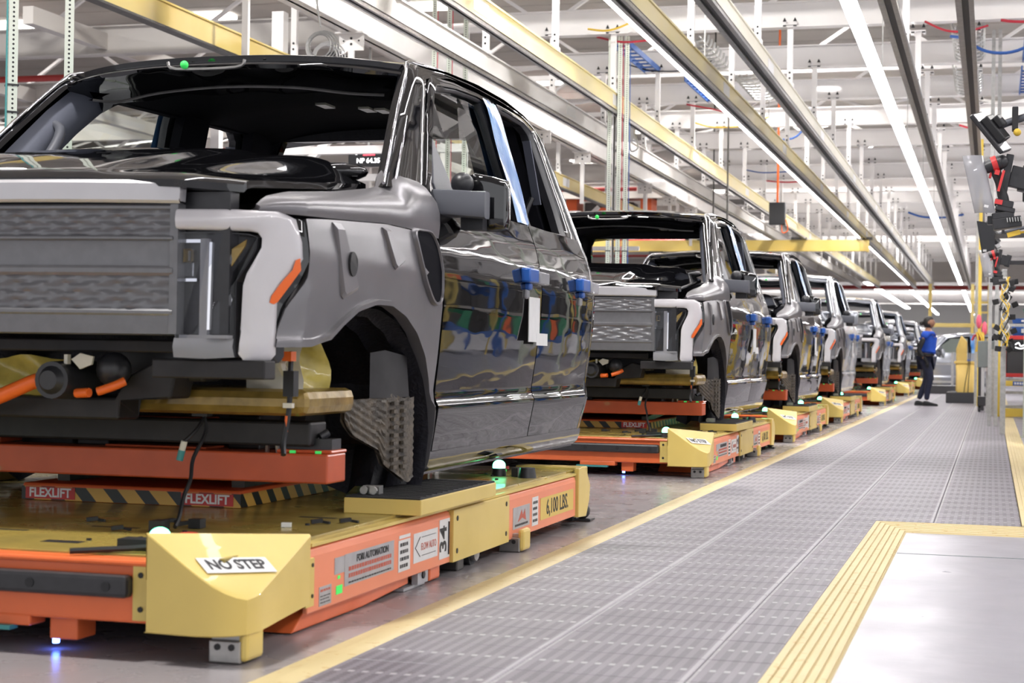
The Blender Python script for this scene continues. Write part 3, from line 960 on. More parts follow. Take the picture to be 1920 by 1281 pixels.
        for k in range(4):
            m.box(.825, .84, .045, .075, .86 + k * .05, .885 + k * .05)
        m.cyl((.83, .09, .95), (.83, .05, .95), .03, .036, 16); m.cyl((.83, .09, 1.07), (.83, .05, 1.07), .028, .034, 16)
        m.tube([(.80, .04, 1.12), (.80, .03, .86)], .010, 8)
        sub('reflector', m, 'chrome', smooth=40)
        m = MB(); m.box(.775, .80, .02, .06, .83, 1.13); m.box(.715, .87, .01, .05, .835, .845); sub('lamp_divider', m, 'clear_plastic', smooth=None)
        m = MB(); m.loft([[(.72, .02, 1.10), (.745, .02, 1.10), (.745, .02, 1.06), (.72, .02, 1.06)], [(.73, .06, 1.09), (.74, .06, 1.09), (.74, .06, 1.07), (.73, .06, 1.07)]], True)
        m.prism([(.862, .05, 1.10), (.90, .07, 1.13), (.895, .07, 1.11), (.862, .05, 1.05)], (0, .005, 0)); sub('turn_signal', m, 'brass_film', smooth=None)
        m = MB(); m.loft([[(.708, -.008, .835), (.80, .010, .835), (.872, .052, .835)], [(.708, -.016, .81), (.80, .002, .81), (.872, .044, .81)], [(.708, -.008, .778), (.80, .01, .775), (.876, .052, .78)]], False)
        sub('lower_bezel', m, 'clear_plastic', smooth=50)
    # under-lamp bracket and radiator support
    mb = MB()
    for s in (-1, 1):
        mb.box(min(s * .60, s * .97), max(s * .60, s * .97), .06, .14, .715, .772)
    mb.box(-.62, .62, .20, .26, .79, .83)
    for s in (-1, 1):
        for k in range(3):
            mb.cyl((s * (.66 + k * .09), .07, .745), (s * (.66 + k * .09), .09, .745), .014, None, 8)
    P('bumper_bracket', mb, 'underbody', smooth=None, bevel=.006)
    mb = MB(); mb.box(-.98, .38, .26, .40, .575, .645); mb.box(-.90, .90, .58, .72, .49, .57); mb.box(-.62, -.50, .8, 3.9, .46, .58); mb.box(.50, .62, .8, 3.9, .46, .58)
    mb.box(-.80, .80, 1.5, 3.95, .39, .45)
    mb.prism([(.38, .26, .645), (.56, .26, .645), (.58, .26, .74), (.50, .26, .76), (.42, .26, .72)], (0, .14, 0))
    P('subframe', mb, 'underbody', smooth=None, bevel=.008)
    mb = MB()
    mb.cyl((.225, .12, .70), (.225, .34, .70), .058, .066, 20); mb.cyl((.225, .10, .70), (.225, .12, .70), .03, .045, 16)
    P('drive_motor', mb, 'dark_plastic', smooth=40)
    mb = MB(); mb.cyl((-.35, .14, .71), (-.35, .36, .71), .085, None, 20); P('compressor', mb, 'dark_plastic', smooth=40)
    mb = MB()
    mb.ball((.385, .22, .735), .055, 12, 8); P('reservoir', mb, 'dark_plastic', smooth=40)
    for q in ((-.55, -.30, .38, .60, .66, .80), (.28, .62, .36, .5, .70, .80)):
        mb = MB(); mb.box(*q); P('motor_mount', mb, 'dark_plastic', smooth=40, bevel=.01)
    mb = MB(); mb.prism([(.27, .16, .765), (.30, .16, .785), (.345, .16, .775), (.34, .16, .75), (.30, .16, .735)], (0, .01, 0)); mb.box(.25, .262, .15, .17, .75, .78)
    P('pump_bracket', mb, 'film_pale', smooth=None)
    mb = MB(); mb.tube([(-.35, .14, .615), (-.15, .13, .62), (-.0, .13, .635), (.08, .14, .665), (.15, .15, .695), (.19, .16, .70)], .024, 8)
    mb.tube([(.29, .16, .66), (.34, .15, .663)], .015, 8); mb.tube([(.37, .15, .667), (.42, .16, .685), (.445, .18, .70)], .014, 8)
    mb.tube([(-.8, .2, .66), (-.6, .16, .64), (-.35, .14, .615)], .024, 8)
    P('power_cable', mb, 'cable_orange', smooth=60)
    mb = MB(); rows = []
    for t in np.linspace(0, 1, 12):
        rows.append([(-.5 + .75 * u, .34 + .02 * math.sin(u * 17 + t * 6), .64 + .13 * t + .008 * math.sin(u * 21)) for u in np.linspace(0, 1, 24)])
    mb.grid(rows); P('wrapped_hose', mb, 'film_yellow', smooth=50)
    # battery/inner fender area wrapped in film (gold and yellow) behind the lamp
    mb = MB(); mb.box(.30, .95, .42, .86, .595, .680)
    P('side_member', mb, 'brass_film', smooth=None, bevel=.03)
    mb = MB(); mb.box(-1.0, -.42, .42, .86, .60, .665)
    P('side_member', mb, 'brass_film', smooth=None, bevel=.03)
    def bag():
        mb = MB(); rows = []
        for t in np.linspace(0, 1, 10):
            z = .645 + .28 * t
            rows.append([(.74 + .03 * math.sin(6 * u + 3 * t) + (.17 - .10 * t) * u, .58 + .16 * u + .02 * math.sin(9 * t + 5 * u), z) for u in np.linspace(0, 1, 12)])
        mb.grid(rows)
        mb.m = 1; rows = []
        for t in np.linspace(0, 1, 8):
            z = .65 + .20 * t
            rows.append([(.70 + .20 * u, .50 + .02 * math.sin(8 * t + 6 * u), z) for u in np.linspace(0, 1, 8)])
        mb.grid(rows)
        return mb
    both('wrapped_strut', bag, ['film_yellow', 'film_pale'], smooth=60)
    def harness():
        mb = MB(); mb.m = 0
        mb.tube([(.93, .35, .80), (.93, .34, .74), (.935, .33, .68), (.93, .33, .60), (.92, .32, .52), (.93, .3, .48)], .009, 6)
        mb.box(.915, .95, .32, .36, .66, .74)
        mb.m = 1; mb.tube([(.905, .36, .79), (.90, .34, .76), (.91, .35, .73)], .014, 6); mb.box(.92, .95, .31, .33, .625, .64)
        mb.m = 2; mb.box(.915, .945, .31, .35, .77, .80); mb.tube([(.928, .325, .60), (.926, .325, .55)], .006, 5)
        return mb
    both('wire_harness', harness, ['cable_black', 'film_pale', 'cable_orange'], smooth=50)
    mb = MB()      # brake/steering clutter behind the shield
    mb.cyl((.62, 1.05, .52), (.72, 1.05, .52), .09, .10, 20); mb.cyl((-.62, 1.05, .52), (-.72, 1.05, .52), .09, .10, 20)
    mb.bar((-.7, 1.05, .52), (.7, 1.05, .52), .07)
    P('front_hub', mb, 'dark_steel', smooth=40)

    # door mirrors ------------------------------------------------------------------
    def mirror_parts(s):
        arm = MB(); rows = []
        for x, y0, y1, z0, z1 in ((.94, 1.62, 1.78, 1.335, 1.435), (1.0, 1.63, 1.78, 1.335, 1.435), (1.10, 1.66, 1.76, 1.328, 1.43), (1.145, 1.68, 1.75, 1.325, 1.43)):
            rows.append(roundpoly([(x, y0, z0), (x, y1, z0), (x, y1, z1), (x, y0, z1)], .015, 2))
        arm.loft(rows, True, True, True)
        if s < 0: arm.mirror(False)
        a = P('mirror_arm', arm, 'grey_plastic', smooth=35)
        sh = MB(); loops = []
        for x, dy, z0, z1 in ((1.01, .03, 1.34, 1.49), (1.02, .05, 1.315, 1.505), (1.06, .065, 1.295, 1.515), (1.13, .065, 1.29, 1.50), (1.18, .05, 1.30, 1.485), (1.19, .025, 1.33, 1.46)):
            yc = 1.86
            loops.append(roundpoly([(x, yc - dy * .75, z0), (x, yc + dy, z0 - .005), (x, yc + dy, z1 + .005), (x, yc - dy * .75, z1)], .025, 3))
        sh.loft(loops, True, True, True)
        if s < 0: sh.mirror(False)
        h = P('mirror_housing', sh, [paint], a, smooth=45)
        cap = MB(); cap.ball((1.035, 1.74, 1.465), (.045, .05, .045), 16, 10); cap.box(1.01, 1.06, 1.72, 1.78, 1.42, 1.46); cap.box(1.03, 1.12, 1.74, 1.80, 1.285, 1.43)
        if s < 0: cap.mirror(False)
        P('mirror_pivot', cap, 'dark_plastic', a, smooth=40)
        gl = MB(); gl.box(1.03, 1.17, 1.926, 1.931, 1.315, 1.49)
        if s < 0: gl.mirror(False)
        P('mirror_glass', gl, 'chrome', h, smooth=None)
    mirror_parts(1); mirror_parts(-1)
    return root

def repaint(root, old, new):
    for o in kids(root):
        for sl in o.material_slots:
            if sl.material and sl.material.name.startswith(old):
                sl.link = 'OBJECT'; sl.material = MATS[new]
# ------------------------------------------------------------------ automated guided cart
def make_cart(name, label, group, loc, number='34', lbs='6,100 LBS.'):
    root = thing(name, label, 'vehicle', loc, 0, group)
    def P(n, mb, mats, parent=None, smooth=None, **k):
        return mb.build(n, mats, parent or root, smooth, **k)
    HW = 1.13
    # structural frame: front and rear cross members, belly
    mb = MB()
    mb.box(-.98, .98, -.50, -.44, .075, .236)          # front cross member
    mb.box(-1.0, 1.0, -.52, -.44, .228, .244)
    mb.prism([(-.93, -.44, .075), (-.93, -.30, .075), (-.93, -.30, .23), (-.93, -.44, .23)], (1.86, 0, 0))
    P('front_beam', mb, 'agv_orange', bevel=.008)
    mb = MB(); mb.box(-.98, .98, 3.42, 3.50, .075, .236); P('rear_beam', mb, 'agv_orange', bevel=.008)
    mb = MB(); mb.box(-1.08, 1.08, -.42, 3.44, .11, .225); P('chassis', mb, 'underbody')
    mb = MB(); mb.box(-.96, .86, -.545, -.50, .145, .205)
    bp = P('bumper', mb, 'dark_plastic', bevel=.012)
    mb = MB()
    for x in np.linspace(-.78, .80, 8): mb.cyl((x, -.548, .175), (x, -.542, .175), .013, None, 12)
    P('screw', mb, 'black_ink', bp, smooth=30)
    # deck
    mb = MB(); mb.box(-1.09, 1.09, -.44, 3.46, .236, .250)
    dk = P('deck_plate', mb, 'agv_deck', bevel=.003)
    mb = MB()
    for x, y, a, b in ((.36, .14, .16, .02), (.44, -.28, .12, .05), (.82, .68, .13, .025), (.15, -.05, .1, .02), (.72, 2.9, .14, .02), (-.5, .1, .14, .03), (.75, 1.9, .1, .02)):
        mb.box(x, x + a, y, y + b, .2500, .2508)
    P('slot', mb, 'black_ink', dk)
    for x, y in ((.60, .35), (.50, .42), (.95, .45), (.90, .95), (.55, -.20), (.30, .30), (1.02, 1.2), (.86, 2.8), (.80, 2.9), (.94, 2.6), (.70, .10), (.66, -.1)):
        mb = MB(); mb.cyl((x, y, .25), (x, y, .256), .008, None, 8); P('bolt', mb, 'black_ink', dk)
    # side skins (both sides)
    for s in (1, -1):
        def Q(n, mb, mats, parent=None, **k):
            if s < 0: mb.mirror(False)
            return P(n, mb, mats, parent, **k)
        for y0, y1 in ((.03, 1.362), (2.108, 3.29)):
            mb = MB(); mb.box(HW - .016, HW, y0, y1, .038, .205)
            mb.loft([[(HW, y0, .203), (HW, y1, .203)], [(HW - .006, y0, .222), (HW - .006, y1, .222)], [(HW - .03, y0, .232), (HW - .03, y1, .232)], [(HW - .06, y0, .234), (HW - .06, y1, .234)]], False)
            Q('side_panel', mb, 'agv_salmon', bevel=.003)
        mb = MB(); mb.box(HW - .01, HW + .012, 1.366, 2.105, .036, .228)
        pl = Q('access_plate', mb, 'agv_yellow', bevel=.002)
        mb = MB()
        for y, z in ((1.41, .195), (1.41, .075), (2.06, .195), (2.06, .075)): mb.cyl((HW + .011, y, z), (HW + .014, y, z), .010, None, 10)
        Q('screw', mb, 'black_ink', pl)
        mb = MB(); mb.box(HW - .06, HW + .0, .06, 3.32, .230, .240); Q('deck_edge', mb, 'agv_yellow')
        # keel fairing
        mb = MB(); mb.prism([(HW - .025, .10, .06), (HW - .025, -.02, -.012), (HW - .025, .55, -.013), (HW - .025, .98, .006), (HW - .025, .98, .10), (HW - .025, .10, .10)], (-.35, 0, 0))
        Q('keel', mb, 'agv_orange', bevel=.005)
        mb = MB(); mb.box(HW - .06, HW - .02, .92, 1.14, -.014, -.004); mb.box(HW - .03, HW - .008, 1.03, 1.14, -.004, .05)
        Q('sensor_mount', mb, 'sticker_grey')
        mb = MB(); mb.cyl((HW - .010, 1.085, .026), (HW - .003, 1.085, .026), .014, None, 8); mb.box(HW - .20, HW - .03, 1.27, 1.33, .03, .10)
        Q('sensor', mb, 'black_ink')
        mb = MB(); mb.box(HW - .10, HW - .015, 1.18, 1.30, -.012, .10); Q('wheel_guard', mb, 'agv_orange', bevel=.01)
        # drive wheel
        mb = MB(); mb.cyl((HW - .12, 1.74, .035), (HW - .03, 1.74, .035), .055, None, 24)
        mb.m = 1; mb.cyl((HW - .031, 1.74, .035), (HW - .012, 1.74, .035), .036, None, 18)
        Q('drive_wheel', mb, ['rubber', 'steel'], smooth=40)
        mb = MB(); mb.box(HW - .20, HW - .02, 1.52, 1.60, -.015, .10); Q('wheel_fork', mb, 'dark_steel', bevel=.006)
        # casters
        for yc in (-.46, 2.22):
            mb = MB(); mb.box(1.0, 1.09, yc - .02, yc + .02, -.012, .06); mb.box(1.0, 1.09, yc - .035, yc - .02, -.014, .045)
            mb.v = [(x + .075, y, z) for x, y, z in mb.v]; cs = Q('caster', mb, 'steel', bevel=.004)
            mb = MB(); mb.box(1.155, 1.182, yc - .03, yc + .08, -.010, .08); Q('caster_cover', mb, 'agv_yellow', cs, bevel=.012)
            mb = MB(); mb.cyl((1.10, yc - .038, .028), (1.10, yc - .034, .028), .009, None, 8); mb.cyl((1.14, yc - .038, .028), (1.14, yc - .034, .028), .009, None, 8); Q('screw', mb, 'black_ink', cs)
            mb = MB(); mb.cyl((1.07, yc + .02, .012), (1.135, yc + .02, .012), .032, None, 18); Q('caster_wheel', mb, 'rubber', cs, smooth=40)
        # front corner guard: rounded wall with a slanted facet
        foot = [(.90, -.555), (.98, -.565), (1.08, -.565), (1.15, -.545), (1.195, -.50), (1.20, -.44), (1.165, .06), (1.12, .075)]
        foot = resample([(.925, -.555), (1.07, -.568), (1.12, -.562), (1.16, -.543), (1.188, -.505), (1.195, -.45), (1.15, .0)], 26)
        # facet plane through hinge line (.90,-.555,.322) - (1.165,.055,.270) dropping to the outer corner
        p0 = Vector((.925, -.555, .322)); p1 = Vector((1.15, .0, .275)); p2 = Vector((1.17, -.52, .170))
        nn = (p1 - p0).cross(p2 - p0)
        zt = lambda x, y: p0.z - (nn.x * (x - p0.x) + nn.y * (y - p0.y)) / nn.z
        mb = MB()
        low = lambda y: .062 + max(0, y + .40) * .02
        mb.loft([[(x - .01, y + .005, low(y)) for x, y in foot], [(x, y, low(y) + .004) for x, y in foot], [(x, y, (zt(x, y) + low(y)) / 2) for x, y in foot], [(x, y, zt(x, y) - .006) for x, y in foot], [(x - .004, y + .002, zt(x, y)) for x, y in foot]], False)
        top = [(x - .004, y + .002, zt(x, y)) for x, y in foot]
        mb.add(top, [tuple(range(len(top)))])
        mb.add([top[0], top[-1], (top[-1][0], top[-1][1], .20), (top[0][0], top[0][1], .20)], [(0, 1, 2, 3)])
        mb.box(.862, .925, -.512, -.500, .085, .232)
        mb.box(1.13, 1.138, .0, .06, .06, .20)
        gd = Q('corner_guard', mb, 'agv_yellow', smooth=28)
        mb = MB(); mb.cyl((.885, -.515, .205), (.885, -.511, .205), .008, None, 8); mb.cyl((.885, -.515, .115), (.885, -.511, .115), .008, None, 8)
        mb.cyl((1.137, .045, .18), (1.141, .045, .18), .006, None, 8); mb.cyl((1.137, .045, .09), (1.141, .045, .09), .006, None, 8)
        Q('screw', mb, 'black_ink', gd)
        # NO STEP sign on the facet
        hx = (p1 - p0).normalized(); nz = nn.normalized(); nz = nz if nz.z > 0 else -nz
        cx_, cy_ = 1.109, -.405
        cpt = Vector((cx_, cy_, zt(cx_, cy_)))
        xa = Vector((.37, .925, 0)); xa.z = -(nz.x * xa.x + nz.y * xa.y) / nz.z
        ya = nz.cross(xa)
        if s < 0:
            cpt.x *= -1; xa = Vector((xa.x, -xa.y, -xa.z)); nz.x *= -1; ya = nz.cross(xa)
        M = frame_mat(cpt + nz * .0015, xa, ya)
        me_ = MB(); me_.box(-.125, .125, -.031, .031, -.0006, .0006)
        lb = me_.build('sign', 'sticker_white', gd); lb.matrix_local = M
        text('lettering', 'NO STEP', .054, 'black_ink', lb, Matrix.Translation((0, 0, .001)), sx=.98, bold=.0014)
        # rear guard with chamfered corner
        mb = MB()
        prof = [(3.30, .030), (3.46, .022), (3.52, .10), (3.535, .17), (3.47, .235), (3.38, .268), (3.30, .262)]
        mb.loft([[(HW - .012, y, z) for y, z in prof], [(HW + .014, y, z) for y, z in prof]], True, True, True)
        mb.box(.80, HW, 3.40, 3.52, .235, .262); mb.box(.80, HW, 3.50, 3.53, .05, .26)
        Q('rear_guard', mb, 'agv_yellow', bevel=.004)
        mb = MB(); mb.box(1.0, 1.06, 3.52, 3.60, -.01, .075); mb.ball((1.09, 3.60, .035), .040, 14, 8); mb.box(1.02, 1.14, 3.56, 3.66, -.012, -.002)
        Q('rear_scanner', mb, 'dark_plastic', smooth=40)
        # beacon lamps and stop buttons
        for x, y in ((.885, -.41), (.88, 2.84)):
            mb = MB(); mb.cyl((x, y, .25), (x, y, .285), .034, .03, 16)
            bc = Q('beacon', mb, 'dark_plastic', smooth=40)
            mb = MB(); mb.cyl((x, y, .285), (x, y, .298), .029, None, 16, False); mb.ball((x, y, .298), (.029, .029, .024), 16, 6, 0.)
            Q('beacon_lens', mb, 'green_lamp', bc, smooth=60)
            sx_, sy_ = (x - .065, y + .30)
            mb = MB(); mb.box(sx_ - .05, sx_ - .02, sy_ - .015, sy_ + .015, .25, .262); mb.m = 1; mb.cyl((sx_, sy_, .262), (sx_, sy_, .275), .026, None, 14); mb.m = 0; mb.cyl((sx_, sy_, .25), (sx_, sy_, .262), .015, None, 10)
            Q('stop_button', mb, ['green_tape', 'red_plastic'], bc, smooth=40)
        mb = MB(); mb.cyl((1.03, 2.78, .25), (1.03, 2.78, .295), .042, .034, 14); mb.box(.95, .98, 2.80, 2.88, .25, .29)
        Q('stop_cap', mb, 'dark_plastic', smooth=40)
        # raised tread pad
        mb = MB(); mb.box(.90, 1.20 - .02, .885, 1.78, .250, .303)
        pd = Q('tread_pad', mb, 'agv_yellow', bevel=.003)
        mb = MB(); mb.box(.905, 1.175, .89, 1.775, .303, .309)
        for k in range(14): mb.box(.915, 1.165, .92 + k * .06, .935 + k * .06, .309, .312)
        Q('tread', mb, 'rubber', pd)
        mb = MB(); mb.box(.94, 1.0, .96, 1.0, .312, .34); mb.cyl((.95, .95, .325), (.95, .94, .325), .014, None, 10); mb.cyl((.985, .95, .325), (.985, .94, .325), .014, None, 10)
        Q('locating_clamp', mb, 'steel', pd)
    # lettering and stickers on the aisle side
    X0 = HW + .0012
    def sticker(y0, y1, z0, z1, m, par=root, x=X0):
        mb = MB(); mb.box(x - .0008, x + .0004, y0, y1, z0, z1); return P('sticker', mb, m, par)
    SM = lambda y, z, x=X0 + .0006: frame_mat((x, y, z), (0, 1, 0), (0, 0, 1))
    st = sticker(.317, .757, .082, .180, 'sticker_grey')
    text('lettering', 'FORI AUTOMATION', .030, 'black_ink', st, SM(.56, .158), sx=1.05, bold=.0010)
    def lines(y0, y1, zs, h, m, par):
        mb = MB(); random.seed(int(y0 * 1000))
        for z in zs:
            y = y0
            while y < y1 - .008:
                d = random.uniform(.008, .022); mb.box(X0 + .0002, X0 + .0010, y, min(y + d, y1), z, z + h); y += d + .005
        P('small_print', mb, m, par)
    lines(.35, .73, (.126, .105), .013, 'red_ink', st); lines(.35, .73, (.088,), .005, 'black_ink', st)
    sticker(.235, .315, .128, .178, 'sticker_grey'); q = sticker(.116, .21, .048, .105, 'sticker_grey')
    lines(.124, .20, (.090,), .007, 'red_ink', q); lines(.124, .20, (.056, .066, .075), .003, 'black_ink', q)
    sticker(.25, .30, .066, .092, 'green_tape'); sticker(.262, .28, .112, .122, 'green_tape')
    st = sticker(.803, .92, .066, .172, 'sticker_white'); sticker(.808, .92, .177, .188, 'sticker_white')
    lines(.818, .905, (.078, .102, .126, .150), .012, 'black_ink', st)
    st = sticker(.955, 1.215, .078, .180, 'sticker_white')
    text('lettering', 'FLOW AUTO', .036, 'red_ink', st, SM(1.115, .127), sx=.78)
    mb = MB()
    for a, b in (((.97, .130), (1.02, .164)), ((.97, .130), (1.02, .096)), ((1.04, .162), (1.19, .162)), ((1.04, .098), (1.19, .098))):
        mb.bar((X0 + .0006, a[0], a[1]), (X0 + .0006, b[0], b[1]), .004, .001)
    P('arrow_mark', mb, 'black_ink', st)
    st = sticker(1.235, 1.352, .060, .202, 'sticker_white')
    text('lettering', number, .105, 'black_ink', st, frame_mat((X0 + .0006, 1.280, .130), (0, 0, 1), (0, -1, 0)), sx=.95, bold=.002)
    mb = MB(); mb.bar((X0 + .0006, 1.335, .07), (X0 + .0006, 1.335, .19), .010, .001); P('arrow_mark', mb, 'black_ink', st)
    st = sticker(2.20, 2.46, .075, .165, 'sticker_grey')
    mb = MB(); mb.prism([(X0 + .0006, 2.27, .10), (X0 + .0006, 2.33, .15), (X0 + .0006, 2.35, .125), (X0 + .0006, 2.38, .15), (X0 + .0006, 2.40, .10), (X0 + .0006, 2.34, .115)], (.0004, 0, 0)); P('emblem', mb, 'red_ink', st); lines(2.23, 2.43, (.084,), .009, 'black_ink', st)
    st = sticker(2.50, 2.60, .062, .186, 'sticker_white'); lines(2.512, 2.588, (.078, .104, .130, .156), .012, 'black_ink', st)
    st = sticker(2.64, 3.24, .075, .172, 'sticker_yellow')
    text('lettering', lbs, .095, 'black_ink', st, SM(2.94, .122), sx=1.0, bold=.0012)
    st = MB(); st.box(-.60, -.42, -.522, -.520, .10, .22); st = P('sticker', st, 'sticker_white')
    text('lettering', number, .11, 'black_ink', st, frame_mat((-.51, -.5225, .16), (1, 0, 0), (0, 0, 1)), sx=.9, bold=.002)
    # scissor lift: base, legs and upper table
    mb = MB(); mb.box(-.34, .52, .87, 2.9, .250, .312)
    lift = P('lift_base', mb, 'lift_orange', bevel=.008)
    mb = MB(); mb.box(-.342, .522, .8685, .8695, .252, .300); mb.box(.5205, .5215, .87, 2.4, .252, .300)
    P('hazard_band', mb, 'hazard_stripes', lift)
    for x in (-.22, .40):
        mb = MB(); mb.box(x - .105, x + .095, .8665, .868, .256, .298); g = P('sign', mb, 'red_sign', lift)
        text('lettering', 'FLEXLIFT', .046, 'white_ink', g, frame_mat((x - .005, .8658, .277), (1, 0, 0), (0, 0, 1)), sx=.93, bold=.0012)
    mb = MB()
    for x in (-.25, .45):
        mb.bar((x, 1.0, .32), (x, 2.8, .41), .05, .04); mb.bar((x, 2.8, .32), (x, 1.0, .41), .05, .04)
    mb.cyl((-.3, 1.9, .36), (.5, 1.9, .36), .03, None, 12)
    P('scissor_arm', mb, 'dark_steel')
    mb = MB(); mb.box(-.96, .97, .56, .72, .372, .468); mb.box(-.66, .66, .72, 3.4, .39, .43); mb.box(-.70, .70, 2.7, 2.85, .372, .43)
    mb.box(.78, .975, .58, .72, .468, .480)
    ut = P('lift_table', mb, 'agv_orange_dark', bevel=.006)
    mb = MB(); mb.box(.12, .50, .64, .78, .468, .475); mb.prism([(.12, .66, .50), (.50, .66, .50), (.48, .66, .572), (.12, .66, .572)], (0, .12, 0)); mb.box(-.7, -.3, .66, .8, .468, .57)
    P('support_block', mb, 'agv_orange_dark', ut, bevel=.004)
    mb = MB(); mb.box(-.02, .10, .70, .80, .468, .60); mb.box(-.3, -.1, .8, 1.0, .43, .6)
    P('support_post', mb, 'underbody', ut, bevel=.004)
    mb = MB(); mb.box(.83, .85, .575, .58, .469, .478); mb.box(.92, .94, .575, .58, .469, .478); P('green_mark', mb, 'green_tape', ut)
    mb = MB(); mb.box(.80, .96, .62, .70, .48, .515); mb.cyl((.84, .63, .52), (.84, .66, .535), .018, None, 10); mb.cyl((.91, .64, .52), (.93, .66, .535), .014, None, 10)
    mb.m = 1; mb.tube([(.74, .60, .47), (.75, .59, .505), (.775, .59, .505), (.78, .6, .46)], .008, 6)
    P('clamp_assembly', mb, ['dark_plastic', 'steel'], ut, smooth=40)
    # hanging strap with tag, cable and connector lying on the deck
    mb = MB(); mb.m = 0
    mb.tube([(.543, .50, .646), (.565, .49, .58), (.575, .48, .53), (.573, .40, .452), (.60, .33, .39), (.619, .25, .346), (.655, .15, .29), (.667, .10, .265)], .007, 6)
    mb.tube([(.565, .49, .58), (.56, .44, .54), (.54, .40, .505)], .006, 6)
    mb.box(.53, .585, .47, .51, .585, .66); mb.box(.60, .64, .06, .12, .252, .285); mb.box(.66, .70, .20, .24, .252, .28)
    mb.m = 1; mb.tube([(.541, .40, .507), (.533, .40, .478)], .011, 8)
    mb.m = 2; mb.tube([(.533, .40, .478), (.525, .40, .445)], .012, 8)
    P('strap', mb, ['cable_black', 'film_pale', 'teal_paint'], smooth=50)
    mb = MB(); mb.tube([(.93, -.43, .262), (.86, -.40, .266), (.80, -.42, .262), (.72, -.45, .258), (.66, -.49, .256)], .009, 6); mb.box(.74, .86, -.38, -.32, .252, .282)
    mb.m = 1; mb.box(.86, .89, -.42, -.39, .252, .268)
    P('cable', mb, ['cable_black', 'green_tape'], smooth=50)
    for x, y in ((.52, .30), (.60, .25), (.95, .48), (1.02, .55), (.48, .05), (.28, .25)):
        mb = MB(); mb.bar((x, y, .258), (x + .03, y + .02, .262), .02, .012); mb.bar((x + .03, y + .02, .258), (x + .06, y + .01, .256), .008); P('clip', mb, 'cable_black', dk)
    mb = MB(); mb.bar((.90, .36, .258), (.93, .37, .258), .014); P('clip', mb, 'cable_white', dk)
    # lidar feet under the front
    for q in ((.585, .67, -.46, -.36, .012, .09), (.30, .55, -.5, -.42, .05, .08), (-.7, -.58, -.46, -.36, .01, .09)):
        mb = MB(); mb.box(*q); P('scanner_mount', mb, 'agv_orange', bevel=.005)
    mb = MB(); mb.box(.28, .5, -.52, -.48, .04, .052); P('antenna_strip', mb, 'teal_paint')
    mb = MB(); mb.cyl((.60, -.45, .012), (.60, -.45, .001), .009, None, 10); P('status_led', mb, 'blue_led')
    return root
# ------------------------------------------------------------------ the hall
def struct(n, mb, m, parent=None, **k):
    o = mb.build(n, m, parent, **k)
    if parent is None: o['kind'] = 'structure'
    return o
mb = MB(); mb.box(-32, 14, -12, 140, -.25, -.02); floor = struct('floor', mb, 'concrete_floor')
mb = MB(); mb.box(-4.25, -1.74, -4, 120, -.02, -.016); struct('floor_lane', mb, 'lane_floor', floor)
mb = MB()
for y in (7.35, 14, 21, 28, 35): mb.box(-.38, 14, y, y + .012, -.02, -.0185)
struct('floor_joint', mb, 'box_grey', floor)
mb = MB(); mb.box(-32.2, -32, -12, 140, -.02, 7.6); struct('wall_left', mb, 'wall_beige')
mb = MB(); mb.box(-32, 14, 140, 140.2, -.02, 7.6); struct('wall_far', mb, 'sticker_white')
mb = MB(); mb.box(14, 14.2, 46, 140, -.02, 7.6); struct('wall_right', mb, 'wall_beige')

ceil = thing('ceiling', None, None); ceil['kind'] = 'structure'; del_keys = [k for k in ('label', 'category') if k in ceil.keys()]
for k in del_keys: del ceil[k]
mb = MB()
for k in range(120):
    y = 2 + k * 1.15
    mb.box(-32, 14, y, y + 1.10, 7.45, 7.6)
mb.box(-32, 14, -12, 141, 7.55, 7.62)
struct('ceiling_deck', mb, 'deck_beige', ceil)
# cross beams (I sections)
def ibeam(x0, x1, zb, h, w_, t=.018):
    mb = MB(); mb.box(x0, x1, -t / 2, t / 2, zb, zb + h); mb.box(x0, x1, -w_ / 2, w_ / 2, zb, zb + t); mb.box(x0, x1, -w_ / 2, w_ / 2, zb + h - t, zb + h)
    mb.box(x0, x0 + .03, -w_ / 2, w_ / 2, zb, zb + h)
    return mb
me = ibeam(-6.35, 8, 5.0, .33, .17).mesh('cross_beam', 'white_steel')
YB = [21.4 + 3.02 * k for k in range(-4, 36)]
for y in YB:
    if y < 74: link('cross_beam', me, ceil, loc=(0, y, 0))
# trusses above
mb = MB(); zc, zt_ = 5.75, 6.75
mb.bar((-32, 0, zc), (14, 0, zc), .10, .08); mb.bar((-32, 0, zt_), (14, 0, zt_), .10, .08)
x = -32
i = 0
while x < 13:
    mb.bar((x, 0, zc if i % 2 else zt_), (x + 1.5, 0, zt_ if i % 2 else zc), .07, .05); x += 1.5; i += 1
me = mb.mesh('truss', 'white_steel')
for k in range(13): link('roof_truss', me, ceil, loc=(0, 19.9 + 4.53 * k, 0))
mb = MB()
for s in (-1, 1):
    for k in range(17):
        x0 = -31 + k * 2.6
        mb.bar((x0, 0, 5.75), (x0 + 1.3 * s, 4.53, 6.75), .06, .05)
me = mb.mesh('brace', 'white_steel')
for k in range(12): link('roof_brace', me, ceil, loc=(0, 19.9 + 4.53 * k, 0))
